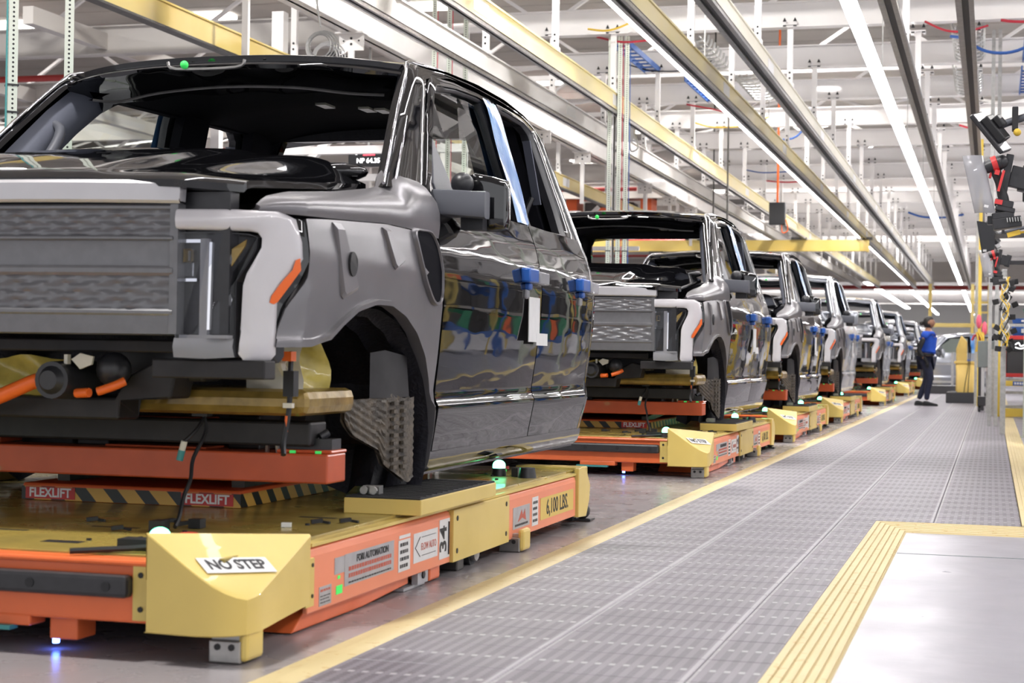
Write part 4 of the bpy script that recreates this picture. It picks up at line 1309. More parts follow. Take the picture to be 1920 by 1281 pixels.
# long roof purlins with red sprinkler pipes (left bay)
me = ibeam(-31.9, -8.6, 5.1, .42, .2).mesh('bay_beam', 'wall_beige')
for k in range(13): link('bay_beam', me, ceil, loc=(0, 22 + 4.53 * k, 0))
mb = MB(); mb.cyl((-31.9, 0, 5.62), (-8.6, 0, 5.66), .045, None, 8); me = mb.mesh('red_pipe', 'red_pipe', 40)
for k in range(9): link('sprinkler_pipe', me, ceil, loc=(0, 24.2 + 4.53 * k, 0))
mb = MB(); mb.cyl((-31.9, 0, 4.98), (-8.6, 0, 5.0), .05, None, 8); me = mb.mesh('red_pipe', 'red_pipe', 40)
for k in range(6): link('sprinkler_pipe', me, ceil, loc=(0, 23.1 + 9.06 * k, 0))
mb = MB(); mb.cyl((-6, 0, 6.3), (8, 0, 6.3), .04, None, 8); me = mb.mesh('red_pipe', 'red_pipe', 40)
for k in range(7): link('sprinkler_pipe', me, ceil, loc=(0, 22.9 + 9.06 * k, 0))
mb = MB()
for k in range(6):
    mb.bar((-8.6 - k * 4, 20, 5.3), (-8.6 - k * 4, 76, 5.3), .16, .24)
    for j in range(12): mb.bar((-8.6 - k * 4, 22 + 4.53 * j, 5.3), (-10.6 - k * 4, 24.3 + 4.53 * j, 5.9), .09, .07)
struct('bay_bracing', mb, 'wall_beige', ceil)
# skylight-like lit panels in the left bay
mb = MB()
for k in range(5):
    for j in range(4): mb.box(-12 - j * 4.5, -10 - j * 4.5, 30 + k * 9, 30.5 + k * 9, 7.38, 7.44)
struct('bay_light', mb, 'panel_glow', ceil)
# header at the end of the bay
mb = MB(); mb.box(-31, 13, 76, 76.4, 4.3, 5.6)
struct('end_header', mb, 'wall_beige', ceil)
mb = MB(); mb.cyl((-31, 75.9, 4.05), (13, 75.9, 4.05), .09, None, 10); struct('header_pipe', mb, 'red_pipe', ceil, smooth=40)
me = ibeam(-31, 8, 5.0, .33, .17).mesh('cross_beam', 'white_steel')
for y in YB:
    if y > 78: link('cross_beam', me, ceil, loc=(0, y, 0))

# main girder beside the rails
mb = MB(); mb.box(-7.62, -7.58, 8, 76, 4.72, 5.10); mb.box(-7.72, -7.48, 8, 76, 4.72, 4.75); mb.box(-7.72, -7.48, 8, 76, 5.08, 5.11)
gird = struct('girder', mb, 'white_steel', ceil)
mb = MB(); mb.box(-.16, .16, -.01, .01, -.22, 0); mb.box(-.18, .18, -.10, .10, -.02, 0.0); mb.bar((0, 0, -.22), (0, 0, -1.0), .07, .05)
mb.m = 1
for x in (-.1, .1): mb.cyl((x, -.012, -.1), (x, -.016, -.1), .012, None, 6)
mb.cyl((0, -.012, -.07), (0, -.016, -.07), .018, None, 6); mb.cyl((0, -.012, -.14), (0, -.016, -.14), .018, None, 6)
me = mb.mesh('girder_drop', ['white_steel', 'black_ink'])
for k in range(18): link('girder_drop', me, gird, loc=(-7.6, 16.2 + 3.02 * k, 4.72))

# ------------------------------------------------------------------ rails running along the line
def hanger_mesh():
    mb = MB(); L = .78
    mb.box(-.035, .035, -.03, .03, 0, L); mb.box(-.09, .09, -.085, .085, L - .012, L); mb.box(-.05, .05, -.045, .045, -.02, .03)
    mb.box(-.09, -.06, -.04, .04, L - .04, L - .012); mb.box(.06, .09, -.04, .04, L - .04, L - .012)
    mb.m = 1
    for x in (-.065, .065):
        mb.cyl((x, -.09, L + .03), (x, -.09, L + .075), .024, .004, 6); mb.box(x - .02, x + .02, -.092, -.086, L - .035, L - .02)
    for z in (.10, .17): mb.cyl((0, -.031, z), (0, -.034, z), .014, None, 8)
    return mb.mesh('hanger', ['white_steel', 'black_ink'])
HM = hanger_mesh()
def rail(name, label, x, m, y0=9, y1=75.5, zb=4.02, h=.24, hang=True, dark=True, phase=0, tw=1.):
    mb = MB()
    mb.box(x - .012, x + .022, y0, y1, zb, zb + h); mb.box(x - .04, x + .04, y0, y1, zb + h - .02, zb + h)
    o = mb.build(name, m)
    tag(o, label, 'rail', 'overhead conveyor rails along the line')
    mb = MB()
    if dark:
        a_, b_, c_ = .085 * tw, .03 * tw, .075 * tw
        mb.box(x - a_, x - b_, y0, y1, zb - .04, zb + .006); mb.box(x + b_, x + c_, y0, y1, zb - .04, zb + .006); mb.box(x - a_, x + c_, y0, y1, zb - .004, zb + .01)
        mb.m = 1; mb.box(x - b_, x + b_, y0, y1, zb - .022, zb - .004)
    else:
        mb.box(x - .06, x + .06, y0, y1, zb - .02, zb + .004)
    mb.build('track', ['steel' if dark else 'dark_steel', 'black_ink'], o)
    for k in range(9):
        y = 13 + k * 6.1 + phase; mb = MB(); mb.box(x + .0222, x + .0245, y, y + .5, zb + .06, zb + h - .04); mb.build('splice_plate', 'sticker_white', o)
    if hang:
        for y in YB:
            if 12 < y < 74: link('hanger', HM, o, loc=(x, y, zb + h))
    return o
rail('conveyor_rail', 'cream overhead rail with black slot below, beside the long lamp', -2.51, 'cream_steel')
rail('conveyor_rail', 'yellow overhead rail with thin lamp along its dark track', -3.25, 'rail_yellow', phase=1.5, tw=.8)
rail('conveyor_rail', 'pale yellow overhead rail with splice plates, next to the white rail', -4.80, 'rail_yellow', phase=2.2, tw=.5)
rail('conveyor_rail', 'bright white overhead rail beside the big white girder', -5.62, 'white_steel', phase=3, tw=.5)
g = rail('crane_rail', 'thick golden yellow crane runway beam above the first truck roof', -8.0, 'rail_gold', h=.26, hang=False, dark=False)
for k in range(16):
    link('hanger', HM, g, loc=(-8.0, 14.2 + 4.2 * k, 4.28))
rail('tool_rail', 'narrow steel overhead rail just above the aisle beside the long lamp', -.93, 'galv', h=.10)
rail('tool_rail', 'narrow steel overhead rail ending above the tool stations', -.27, 'galv', h=.10, y1=40)

def lamp(x, y0, y1, z, w_, label, housing=True):
    t = thing('strip_lamp', label, 'lamp', (x, y0, z), 0, 'strip lamps hung over the line')
    mb = MB(); mb.box(-w_ / 2, w_ / 2, 0, y1 - y0, 0, .05); mb.build('lamp_tube', 'lamp_glow', t)
    mb = MB(); mb.box(-w_ / 2 + .015, w_ / 2 - .015, -.02, y1 - y0 + .02, .05, .08); mb.build('lamp_housing', 'white_steel', t)
    mb = MB()
    y = 3.
    while y < y1 - y0: mb.bar((0, y, .07), (0, y, 1.0), .012); y += 6.04
    mb.build('hanging_wire', 'galv', t)
    return t
lamp(-1.28, 5, 72, 4.0, .13, 'long continuous white strip lamp above the aisle')
lamp(-3.38, 5, 72, 4.0, .026, 'thin strip lamp tucked under the yellow rail')
lamp(3.2, -6, 72, 4.3, .22, 'added out-of-view strip lamp brightening the rail and truck sides')  # added out of view, only to light the right faces of rails and trucks
lamp(-1.28, 79, 118, 4.0, .16, 'far strip lamp over the aisle beyond the header')
lamp(-3.6, 79, 118, 4.0, .16, 'far strip lamp over the line beyond the header')
lamp(-5.6, 79, 118, 4.4, .3, 'wide far strip lamp at the end of the hall')
# cables draped between the cross beams
def cable(label, pts, m, r=.014, grp='cables draped under the ceiling beams'):
    mb = MB(); mb.tube(pts, r, 5); o = mb.build('cable', m, smooth=60); return tag(o, label, 'cable', grp)
cable('red cable draped between two hangers near the right hand tool rail', [(-.85, 21.3, 5.0), (-.6, 21.2, 4.86), (-.35, 21.2, 4.84), (-.1, 21.3, 4.92)], 'cable_red')
cable('blue cable drooping under the second ceiling beam by the tool rail', [(-.55, 21.6, 4.86), (-.35, 21.5, 4.80), (-.2, 21.4, 4.66), (0, 21.4, 4.60), (.25, 21.4, 4.62), (.6, 21.4, 4.78)], 'cable_blue', .02)
cable('dark red cable along the beam above the far right hangers', [(.05, 21.3, 4.98), (.3, 21.3, 4.95), (.9, 21.3, 4.96)], 'cable_red', .018)
cable('blue cable sagging far along the aisle ceiling', [(-2.3, 48, 4.95), (-1.9, 48, 4.82), (-1.3, 48, 4.8), (-.8, 48, 4.88)], 'cable_blue', .03)
cable('yellow cable looping across the first beam left of the yellow rail', [(-5.1, 21.2, 5.05), (-4.8, 21.1, 5.0), (-4.5, 21.1, 5.1), (-4.2, 21.2, 5.3)], 'cable_yellow')
cable('thin black cable sagging below the second beam', [(-5.2, 24.2, 5.1), (-4.8, 24.1, 4.98), (-4.3, 24.1, 4.98), (-3.9, 24.2, 5.15)], 'cable_black', .01)
cable('red cable strung between the two first hangers of the yellow rail', [(-5.05, 21.5, 5.0), (-4.7, 21.5, 4.92), (-4.3, 21.5, 4.94), (-4.0, 21.5, 5.0)], 'cable_red')
cable('blue cable hanging under the fourth beam at the yellow rail', [(-4.3, 30.4, 4.86), (-4.0, 30.3, 4.76), (-3.5, 30.3, 4.76), (-3.3, 30.4, 4.95)], 'cable_blue', .018)
cable('red cable bundled under the third beam', [(-4.9, 27.4, 4.98), (-4.5, 27.4, 4.9), (-4.2, 27.4, 4.84), (-4.0, 27.4, 4.95)], 'cable_red')
cable('yellow cable hanging in front of the third beam', [(-5.3, 30.3, 5.1), (-4.9, 30.2, 4.98), (-4.3, 30.2, 5.0), (-3.9, 30.2, 5.15)], 'cable_yellow')
cable('light blue cable across the fifth beam', [(-5.2, 36.4, 4.9), (-4.8, 36.3, 4.82), (-4.2, 36.3, 4.84)], 'cable_blue')
cable('red cable across the sixth beam', [(-5.2, 39.4, 4.98), (-4.6, 39.3, 4.92), (-4.0, 39.3, 4.97)], 'cable_red', .02)
cable('red cable near the tool rail further along', [(-.6, 30.4, 4.95), (-.4, 30.3, 4.88), (-.1, 30.3, 4.88)], 'cable_red', .018)
for x, y, l in ((-5.0, 22.2, 'ladder tray by the first beam over the yellow rail'), (-4.55, 25.2, 'ladder tray over the yellow rail between the second and third beam'), (.35, 22.2, 'ladder tray over the tool stations at the first beam'), (.35, 25.2, 'ladder tray over the tool stations at the second beam')):
    mb = MB(); mb.box(x, x + .02, y, y + 2.3, 5.0, 5.08); mb.box(x + .22, x + .24, y, y + 2.3, 5.0, 5.08)
    o = mb.build('cable_tray', 'blue_metal'); tag(o, 'blue ' + l, 'cable tray', 'blue cable trays')
    for k in range(8):
        r_ = MB(); r_.box(x + .02, x + .22, y + .1 + k * .28, y + .14 + k * .28, 5.01, 5.03); r_.build('rung', 'blue_metal', o)
for x, y, l in ((-4.1, 21.8, 'basket tray behind the first beam'), (-3.8, 24.8, 'basket tray behind the second beam'), (-.55, 21.8, 'basket tray behind the first beam by the tool rail'), (-.6, 24.8, 'basket tray behind the second beam by the tool rail')):
    mb = MB()
    for k in range(9):
        mb.tube([(x, y + .2 + k * .27, 5.12), (x + .05, y + .2 + k * .27, 5.0), (x + .35, y + .2 + k * .27, 5.0), (x + .4, y + .2 + k * .27, 5.12)], .018, 5)
    for k in range(4): mb.tube([(x + .05 + k * .1, y, 5.02), (x + .05 + k * .1, y + 2.4, 5.02)], .012, 5)
    o = mb.build('cable_tray', 'galv', smooth=50); tag(o, 'galvanised wire ' + l, 'cable tray', 'wire basket trays')

# perforated strut posts
def perforated_mat():
    m, nt, b = nodes_of('perforated')
    tc = nt.nodes.new('ShaderNodeTexCoord'); sp = nt.nodes.new('ShaderNodeSeparateXYZ'); nt.links.new(tc.outputs['Object'], sp.inputs[0])
    fz = mth(nt, 'SUBTRACT', mth(nt, 'FRACT', mth(nt, 'DIVIDE', sp.outputs[2], .027)), .5)
    fz = mth(nt, 'MULTIPLY', fz, .027)
    def d(ax): return mth(nt, 'LESS_THAN', mth(nt, 'SQRT', mth(nt, 'ADD', mth(nt, 'MULTIPLY', ax, ax), mth(nt, 'MULTIPLY', fz, fz))), .0068)
    h = mth(nt, 'MAXIMUM', d(sp.outputs[0]), d(sp.outputs[1]))
    n = noise(nt, tc.outputs['Object'], 3, 3)
    nt.links.new(mixc(nt, h, mixc(nt, n, (.44, .54, .47), (.60, .57, .50)), (.015, .015, .015)), b.inputs['Base Color'])
    b.inputs['Roughness'].default_value = .4; b.inputs['Metallic'].default_value = .2
perforated_mat()
def strut(label, x, y, z0, z1, rz=.5, wires=()):
    mb = MB(); mb.box(-.027, .027, -.027, .027, 0, z1 - z0)
    o = mb.build('perforated_post', 'perforated'); o.location = (x, y, z0); o.rotation_euler.z = rz
    tag(o, label, 'post', 'perforated strut posts behind the line')
    mb = MB(); mb.box(-.045, .045, -.045, .045, -.002, .008); mb.build('base_plate', 'galv', o)
    for dx, m in wires:
        mb = MB(); mb.tube([(dx, -.03, .1), (dx + .003, -.035, 1.2), (dx, -.03, z1 - z0 - .1)], .006, 5); mb.build('wire', m, o, smooth=60)
    for z in (.6, 1.4, 2.2, 2.36):
        if z < z1 - z0: mb = MB(); mb.box(-.036, .036, -.036, .036, z, z + .010); mb.build('cable_tie', 'cable_black', o)
    return o
strut('perforated post with teal wire left of the first truck roof', -5.58, 8.7, -.02, 4.4, .75, ((-.04, 'teal_paint'),))
strut('perforated post with black tie near the corner of the first truck roof', -5.42, 9.06, -.02, 4.4, .55)
for i, (x, y, ww) in enumerate(((-6.44, 18.96, 'cable_red'), (-6.27, 19.01, 'cable_red'), (-6.08, 19.06, 'cable_white'))):
    strut(['perforated post with red wire, first of the trio behind the front door', 'middle perforated post of the trio behind the front door', 'perforated post with white wire, last of the trio behind the front door'][i], x, y, -.02, 5.3, .3, ((.04, ww),))
for i, (x, y, ww) in enumerate(((-4.86, 21.49, 'cable_white'), (-4.74, 21.53, 'cable_red'), (-4.65, 21.55, 'cable_blue'))):
    strut(['perforated post with white wire over the second truck roof', 'perforated post with red wire over the second truck roof', 'perforated post with blue wire over the second truck roof'][i], x, y, -.02, 5.0, .3, ((.04, ww),))
# slim rods
for x, y, l in ((-4.95, 22.2, 'slim dark threaded rod behind the rear window of the first truck'), (-4.6, 30, 'slim dark rod hanging over the third truck'), (-5.5, 34, 'slim dark rod between the yellow and white rails')):
    mb = MB(); mb.cyl((x, y, 1.0), (x, y, 7.46), .016, None, 6); o = mb.build('hanging_rod', 'dark_steel', smooth=40); tag(o, l, 'rod')
# transverse yellow crane bridge
t = thing('crane_bridge', 'golden yellow crane bridge beam crossing above the third truck', 'crane', (-3.15, 44.8, 3.66))
mb = MB(); mb.box(-7.6, 0, -.06, .06, .02, .30); mb.box(-7.6, 0, -.11, .11, 0, .025); mb.build('bridge_beam', 'rail_gold', t)
mb = MB(); mb.box(-.05, .02, -.1, .1, -.02, .34); mb.build('end_cap', 'rail_gold', t)
mb = MB(); mb.box(-.3, .1, -.12, .12, .30, .37); mb.box(-2.0, -1.6, -.12, .12, .30, .37); mb.box(-4.5, -4.1, -.12, .12, .30, .37); mb.build('trolley', 'dark_steel', t)
mb = MB(); mb.box(-5.8, -5.4, -.2, .2, -.6, 0); mb.box(-5.7, -5.5, -.1, .1, -1.1, -.6); mb.build('hoist', 'dark_steel', t)
# far transverse yellow beam and posts
t = thing('gantry_frame', 'yellow gantry frame far down the aisle above the grey truck', 'crane', (-1.4, 70, 0))
mb = MB(); mb.box(-1.2, 1.6, -.1, .1, 2.2, 2.36); mb.build('cross_bar', 'rail_gold', t)
for x in (-1.1, .55, 1.2):
    mb = MB(); mb.box(x, x + .13, -.08, .08, 2.2 if x < 0 else 1.6, 3.95); mb.build('upright', 'rail_gold', t)
mb = MB(); mb.bar((.55, 0, 3.2), (1.3, 0, 3.2), .1); mb.bar((.6, 0, 2.8), (1.25, 0, 2.8), .08); mb.build('top_bar', 'rail_gold', t)
# orange transfer equipment beyond the line
for i, (x, y, z, l) in enumerate(((-10.0, 45.5, 4.6, 'orange transfer frame high above the rear of the second truck'), (-10.4, 45.3, 2.4, 'orange machine frame seen through the second truck'), (-17.5, 47, 2.2, 'orange machine frame seen through the first truck rear window'))):
    t = thing('transfer_frame', l, 'machine', (x, y, z), 0, 'orange machine frames behind the line')
    mb = MB(); mb.box(-1.4, 1.0, -.4, .4, .55, .85); mb.box(-1.4, -1.1, -.4, .4, -.2, .85); mb.box(.7, 1.0, -.4, .4, -.2, .85); mb.build('frame', 'lift_orange', t)
    mb = MB(); mb.box(-.9, .5, -.3, .3, -.2, .45); mb.build('drive_unit', 'dark_plastic', t, bevel=.04)
    mb = MB(); mb.box(-.5, .1, -.36, -.3, 0, .3); mb.build('cover', 'lift_orange', t)
    if z < 4:
        mb = MB(); mb.box(-1.3, -1.15, -.2, .2, -z, -.2); mb.box(.75, .9, -.2, .2, -z, -.2); mb.build('stand', 'white_steel', t)
    else:
        mb = MB(); mb.box(-1.3, -1.15, -.1, .1, .85, 2.8); mb.box(.75, .9, -.1, .1, .85, 2.8); mb.build('stand', 'white_steel', t)
# white steel frames far left, seen through the cab windows
for k in range(9):
    x, y = (-8.9 - 1.7 * (k % 3) - .3 * k, 20 + 3.2 * k)
    t = thing('steel_frame', ['white steel bay post with a diagonal brace, %s along the far side' % w_ for w_ in ('first', 'second', 'third', 'fourth', 'fifth', 'sixth', 'seventh', 'eighth', 'ninth')][k], 'post', (x, y, -.02), 0, 'white steel posts on the far side')
    mb = MB(); mb.box(-.08, .08, -.08, .08, 0, 5.2); mb.build('column', 'white_steel', t)
    mb = MB(); mb.bar((.05, 0, 2.9), (1.6, 0, 4.4), .09); mb.bar((.05, 0, 3.4), (2.6, 0, 3.4), .1); mb.build('brace', 'white_steel', t)
# display board
t = thing('display_board', 'black hanging display board with white and red digits', 'display', (-8.62, 22.5, 3.46))
mb = MB(); mb.box(-.30, .33, 0, .08, 0, .30); mb.build('housing', 'screen_dark', t, bevel=.01)
text('digits', '3', .10, 'white_glow', t, frame_mat((-.17, -.004, .205), (1, 0, 0), (0, 0, 1)), bold=.002)
text('digits', '1', .10, 'white_glow', t, frame_mat((.27, -.004, .205), (1, 0, 0), (0, 0, 1)), bold=.002)
mb = MB(); mb.box(-.07, .11, -.005, 0, .16, .26); q = mb.build('lit_panel', 'red_glow', t)
text('digits', '105', .09, 'pink_tag', t, frame_mat((.02, -.008, .21), (1, 0, 0), (0, 0, 1)))
text('digits', 'NP 64.35', .095, 'white_glow', t, frame_mat((.01, -.004, .085), (1, 0, 0), (0, 0, 1)), bold=.002)
mb = MB(); mb.bar((0, .04, .3), (0, .04, 3.9), .03); mb.build('hanger', 'galv', t)
# coiled cable loops
t = thing('cable_coil', 'coiled cables hanging above the first truck roof', 'cable', (-6.2, 14.87, 3.7))
for k, m in enumerate(('galv', 'cable_white', 'cable_black')):
    mb = MB()
    for j in range(4):
        a0 = j * .5 + k; mb.tube([((.11 + .02 * j) * math.cos(a) + .05 * k, .02 * j + .03 * k, .02 - .1 * k + (.11 + .015 * j) * math.sin(a)) for a in [a0 + 2 * math.pi * q / 12 for q in range(13)]], .008, 5)
    mb.build('loop', m, t, smooth=60)
mb = MB(); mb.tube([(0, 0, .2), (-.05, 0, .6), (.0, 0, 1.3)], .012, 5); mb.build('lead', 'galv', t, smooth=60)
# electrical boxes hanging in the middle
for i, (x, y, z, l) in enumerate(((-3.95, 32, 3.35, 'black control box hanging between the white and yellow rails'), (-5.2, 24.0, 3.95, 'small white junction box by the first rail hangers'), (.62, 20.5, 4.2, 'white junction box at the upper edge over the tool stations'))):
    t = thing('junction_box', l, 'box', (x, y, z)); mb = MB(); mb.box(-.15, .15, -.08, .08, 0, .42); mb.build('housing', 'cable_black' if i == 0 else 'sticker_white', t, bevel=.01)
    mb = MB(); mb.bar((0, 0, .42), (0, 0, 7.46 - z), .04); mb.tube([(.08, 0, 0), (.1, 0, -.15), (.2, 0, -.1), (.16, 0, .1)], .012, 5); mb.build('conduit', 'galv' if i else 'cable_orange', t)

# ------------------------------------------------------------------ walkway mat
matt = thing('walkway_mat', 'grey interlocking perforated mat covering the walkway', 'mat', (0, 0, -.02))
def tile_mesh(wd, ln=.32):
    g = .0015; c = .004; mb = MB()
    b = [(g, g, 0), (wd - g, g, 0), (wd - g, ln - g, 0), (g, ln - g, 0)]
    m_ = [(x, y, .0165) for x, y, z in b]
    t_ = [(g + c, g + c, .020), (wd - g - c, g + c, .020), (wd - g - c, ln - g - c, .020), (g + c, ln - g - c, .020)]
    mb.loft([b, m_, t_], True, False, True)
    return mb.mesh('tile', 'mat_tile')
TM = {.45: tile_mesh(.45), .42: tile_mesh(.42), .176: tile_mesh(.176)}
cnt = 0; far = MB()
for row in range(400):
    y = 2.2 + row * .32
    if y > 110: break
    cols = [(-1.62, .45), (-1.17, .45)]
    if y < 8.4: cols.append((-.72, .176))
    else: cols += [(-.72, .45), (-.27, .42)]
    for x, wd in cols:
        if cnt < 298 and y < 27.3:
            link('tile', TM[wd], matt, loc=(x, y, 0)); cnt += 1
        else:
            far.box(x + .003, x + wd - .003, y + .003, y + .317, 0, .02)
o = far.build('far_tile', 'mat_tile', matt); o['kind'] = 'stuff'
# yellow edge ramps
def ramp(label, pts, prof, loc=(0, 0, 0)):
    mb = MB(); loops = []
    for (x, y), (nx, ny) in pts:
        loops.append([(x + nx * d, y + ny * d, z) for d, z in prof])
    mb.loft(loops, False)
    o = mb.build('edge_ramp', 'edge_yellow', smooth=30); tag(o, label, 'floor edging', 'yellow mat edging'); return o
pr = [(0, -.02), (0, .0), (.004, .002), (.068, .002), (.072, 0), (.155, -.018), (.157, -.02)]
ramp('long yellow ramp edging between the mat and the vehicle lane', [((-1.602, 1.8), (-1, 0)), ((-1.602, 110), (-1, 0))], pr)
pg = [(0, -.02), (0, .0), (.003, .003)]
for k in range(6):
    d = .003 + .026 * k
    pg += [(d + .020, .003 - .003 * k), (d + .0225, -.003 - .003 * k), (d + .026, .003 - .003 * (k + 1))]
pg += [(.162, -.019), (.163, -.02)]
ramp('ribbed yellow ramp edging around the pale floor, L shaped', [((-.546, 1.8), (1, 0)), ((-.546, 8.56), (1, -1.9)), ((14, 8.56), (0, -1.9))][:2], pg)
ramp('yellow ramp edging crossing the end of the pale floor', [((-.546, 8.56), (1, -1.9)), ((6, 8.56), (0, -1.9))], pg)
mb = MB(); mb.box(.152, 6, 8.56, 110, -.02, -.002); mb.box(.152, .30, 8.56, 110, -.002, .0); o = mb.build('side_mat', 'edge_yellow'); 
bpy.data.objects.remove(o)
ramp('yellow ramp edging on the tool station side of the mat', [((.152, 8.60), (1, 0)), ((.152, 110), (1, 0))], pg)
# ------------------------------------------------------------------ trucks and carts
OFF = [0, 7.3, 12.55, 18.0, 27.1, 36.0, 46.5, 57.0]
words = ['nearest', 'second', 'third', 'fourth', 'fifth', 'sixth', 'seventh', 'eighth']
looks = ['large glossy black pickup cab with grey fender at the front of the line', 'glossy black pickup cab with steel-grey grille behind the nearest one', 'glossy black pickup cab third in the line, dark door mirror',
         'silver pickup cab fourth in the line with a pale door mirror', 'silver pickup cab fifth in the line behind the pale-mirrored one', 'dark slate pickup cab sixth in the line', 'silver pickup cab seventh in the line', 'white pickup cab last in the line near the worker']
paints = [None, None, None, 'silver_paint', 'silver_paint', 'slate_paint', 'silver_paint', 'white_paint']
XC, Y0 = -3.03, 4.5
tr0 = make_truck('pickup_truck', looks[0], 'pickup cabs riding the carts', (XC, Y0, Z0))
ct0 = make_cart('guided_cart', 'yellow and orange guided cart carrying the nearest black pickup, marked 6,100 LBS.', 'guided carts along the line', (XC, Y0, 0))
clabs = ['', 'yellow and orange guided cart under the second black pickup, numbered 12', 'yellow and orange guided cart under the third black pickup', 'yellow and orange guided cart under the fourth pickup, the first silver one',
         'guided cart under the fifth pickup in the line', 'guided cart under the dark slate pickup', 'guided cart under the seventh pickup', 'guided cart under the last white pickup']
def settext(root, old_body_mesh, new_mesh):
    for o in kids(root):
        if o.data is old_body_mesh: o.data = new_mesh
for i in range(1, 8):
    t = copy_tree(tr0); t.location.y = Y0 + OFF[i]; t['label'] = looks[i]
    if paints[i]: repaint(t, 'black_paint', paints[i])
    c_ = copy_tree(ct0); c_.location.y = Y0 + OFF[i]; c_['label'] = clabs[i]
    nk = '12' if i == 1 else ''
    if i > 1:
        for o in kids(c_):
            if o.type == 'MESH' and any(o.data is m for k, m in _tx.items() if k[0] in ('34', '12')): bpy.data.objects.remove(o)
        continue
    for (k, me) in [(k, m) for k, m in list(_tx.items()) if k[0] == '34']:
        tmp = text('lettering', str(nk), k[1], k[2], None, Matrix.Identity(4), sx=k[3], bold=k[4]); nm = tmp.data; bpy.data.objects.remove(tmp)
        settext(c_, me, nm)
# crosswise grey pickup at the far end
t = copy_tree(tr0); t.location = (-3.5, 58.2, .06); t['label'] = 'grey pickup cab standing crosswise at the end of the aisle'; repaint(t, 'black_paint', 'silver_paint'); del t['group']
t.rotation_euler.z = R(-86)

# ------------------------------------------------------------------ tool stations over the aisle edge
def make_station(label, x, y, z, group, s=1.0):
    t = thing('tool_station', label, 'tool holder', (x, y, z), 0, group)
    def P(n, mb, m, par=None, **k): return mb.build(n, m, par or t, **k)
    # curved clear guard
    mb = MB(); rows = []
    for k in range(9):
        a = R(-60 + 120 * k / 8)
        rows.append([(-.045 + .09 * math.sin(a) * .6 - .055 + .06 * q, -.05 * math.cos(a), .14 - .27 * q) for q in np.linspace(0, 1, 5)])
    mb.grid(rows); P('guard', mb, 'clear_plastic', smooth=60, solid=.003)
    mb = MB(); mb.obox((-.035, -.057, -.10), (.02, .002, .012), Euler((0, R(12), 0))); P('sticker', mb, 'sticker_white')
    # mounting plate, bracket and arm behind
    mb = MB(); mb.obox((.045, .02, .0), (.035, .05, .30), Euler((0, R(10), 0))); mb.obox((.11, .04, .04), (.08, .06, .10), Euler((0, R(14), 0))); mb.obox((.14, .06, .035), (.05, .08, .12), Euler((0, R(14), 0)))
    mb.obox((.04, .0, -.14), (.10, .06, .03), Euler((0, R(-8), 0))); mb.obox((.06, .02, -.175), (.13, .10, .05), Euler((0, R(-8), 0)))
    mb.obox((.0, .03, -.16), (.06, .05, .04), Euler((0, 0, 0)))
    mb.box(.12, .60, .06, .09, .0, .04)
    P('holder', mb, 'dark_plastic', bevel=.004)
    mb = MB()
    for k in range(6): mb.obox((.06 + .012 * k, -.04, -.165 + .001 * k), (.004, .03, .02), Euler((0, R(-8), 0)))
    P('cooling_fin', mb, 'galv')
    return t
def make_driver(label, x, y, z, group):
    t = thing('cordless_driver', label, 'power tool', (x, y, z), 0, group)
    def P(n, mb, m, par=None, **k): return mb.build(n, m, par or t, **k)
    mb = MB(); mb.cyl((-.045, 0, .085), (.025, 0, .11), .030, .036, 18); mb.ball((.03, 0, .112), .034, 14, 8); P('motor_housing', mb, 'dark_plastic', smooth=40, bevel=.002)
    mb = MB(); mb.cyl((-.078, 0, .073), (-.045, 0, .085), .018, .028, 16); mb.cyl((-.092, 0, .068), (-.075, 0, .074), .010, .012, 12); P('chuck', mb, 'chrome', smooth=40)
    mb = MB(); mb.cyl((-.012, -.004, .098), (.012, -.004, .106), .0375, .0385, 18, False); mb.obox((.030, -.030, .02), (.012, .01, .10), Euler((0, R(14), 0))); mb.obox((.012, -.026, .06), (.022, .02, .022), Euler((0, R(14), 0))); P('red_band', mb, 'red_plastic', smooth=40)
    mb = MB(); L = []
    for q in np.linspace(0, 1, 9):
        cx_ = .0 + .045 * q; cz_ = .09 - .16 * q; r_ = .022 + .003 * math.sin(q * 9)
        L.append([(cx_ + r_ * math.cos(a), .85 * r_ * math.sin(a), cz_) for a in [2 * math.pi * k / 14 for k in range(14)]])
    mb.loft(L, True, True, True); P('grip', mb, 'rubber', smooth=50)
    mb = MB(); mb.obox((-.018, 0, .05), (.012, .018, .03), Euler((0, R(14), 0))); P('trigger', mb, 'red_plastic', bevel=.003)
    mb = MB(); mb.obox((.045, 0, -.085), (.085, .06, .035), Euler((0, R(12), 0))); mb.obox((.05, 0, -.112), (.09, .065, .025), Euler((0, R(12), 0))); P('battery', mb, 'dark_plastic', bevel=.006)
    mb = MB(); mb.obox((.02, -.033, -.078), (.035, .004, .022), Euler((0, R(12), 0))); P('battery_latch', mb, 'red_plastic')
    return t
def make_tablet(label, x, y, z, screen, group):
    t = thing('tablet', label, 'tablet', (x, y, z), 0, group)
    rt = Euler((R(20), R(52), 0))
    mb = MB(); mb.obox((0, 0, 0), (.23, .15, .022), rt); mb.build('case', 'dark_plastic', t, bevel=.006)
    n = rt.to_matrix() @ Vector((0, 0, 1))
    mb = MB(); mb.obox(-n * .012, (.21, .13, .002), rt); mb.build('screen', screen, t)
    mb = MB(); mb.obox(n * .03, (.14, .10, .04), rt); mb.obox(n * .055 + Vector((.0, 0, .02)), (.06, .06, .03), rt); mb.build('cradle', 'cable_black', t, bevel=.006)
    return t
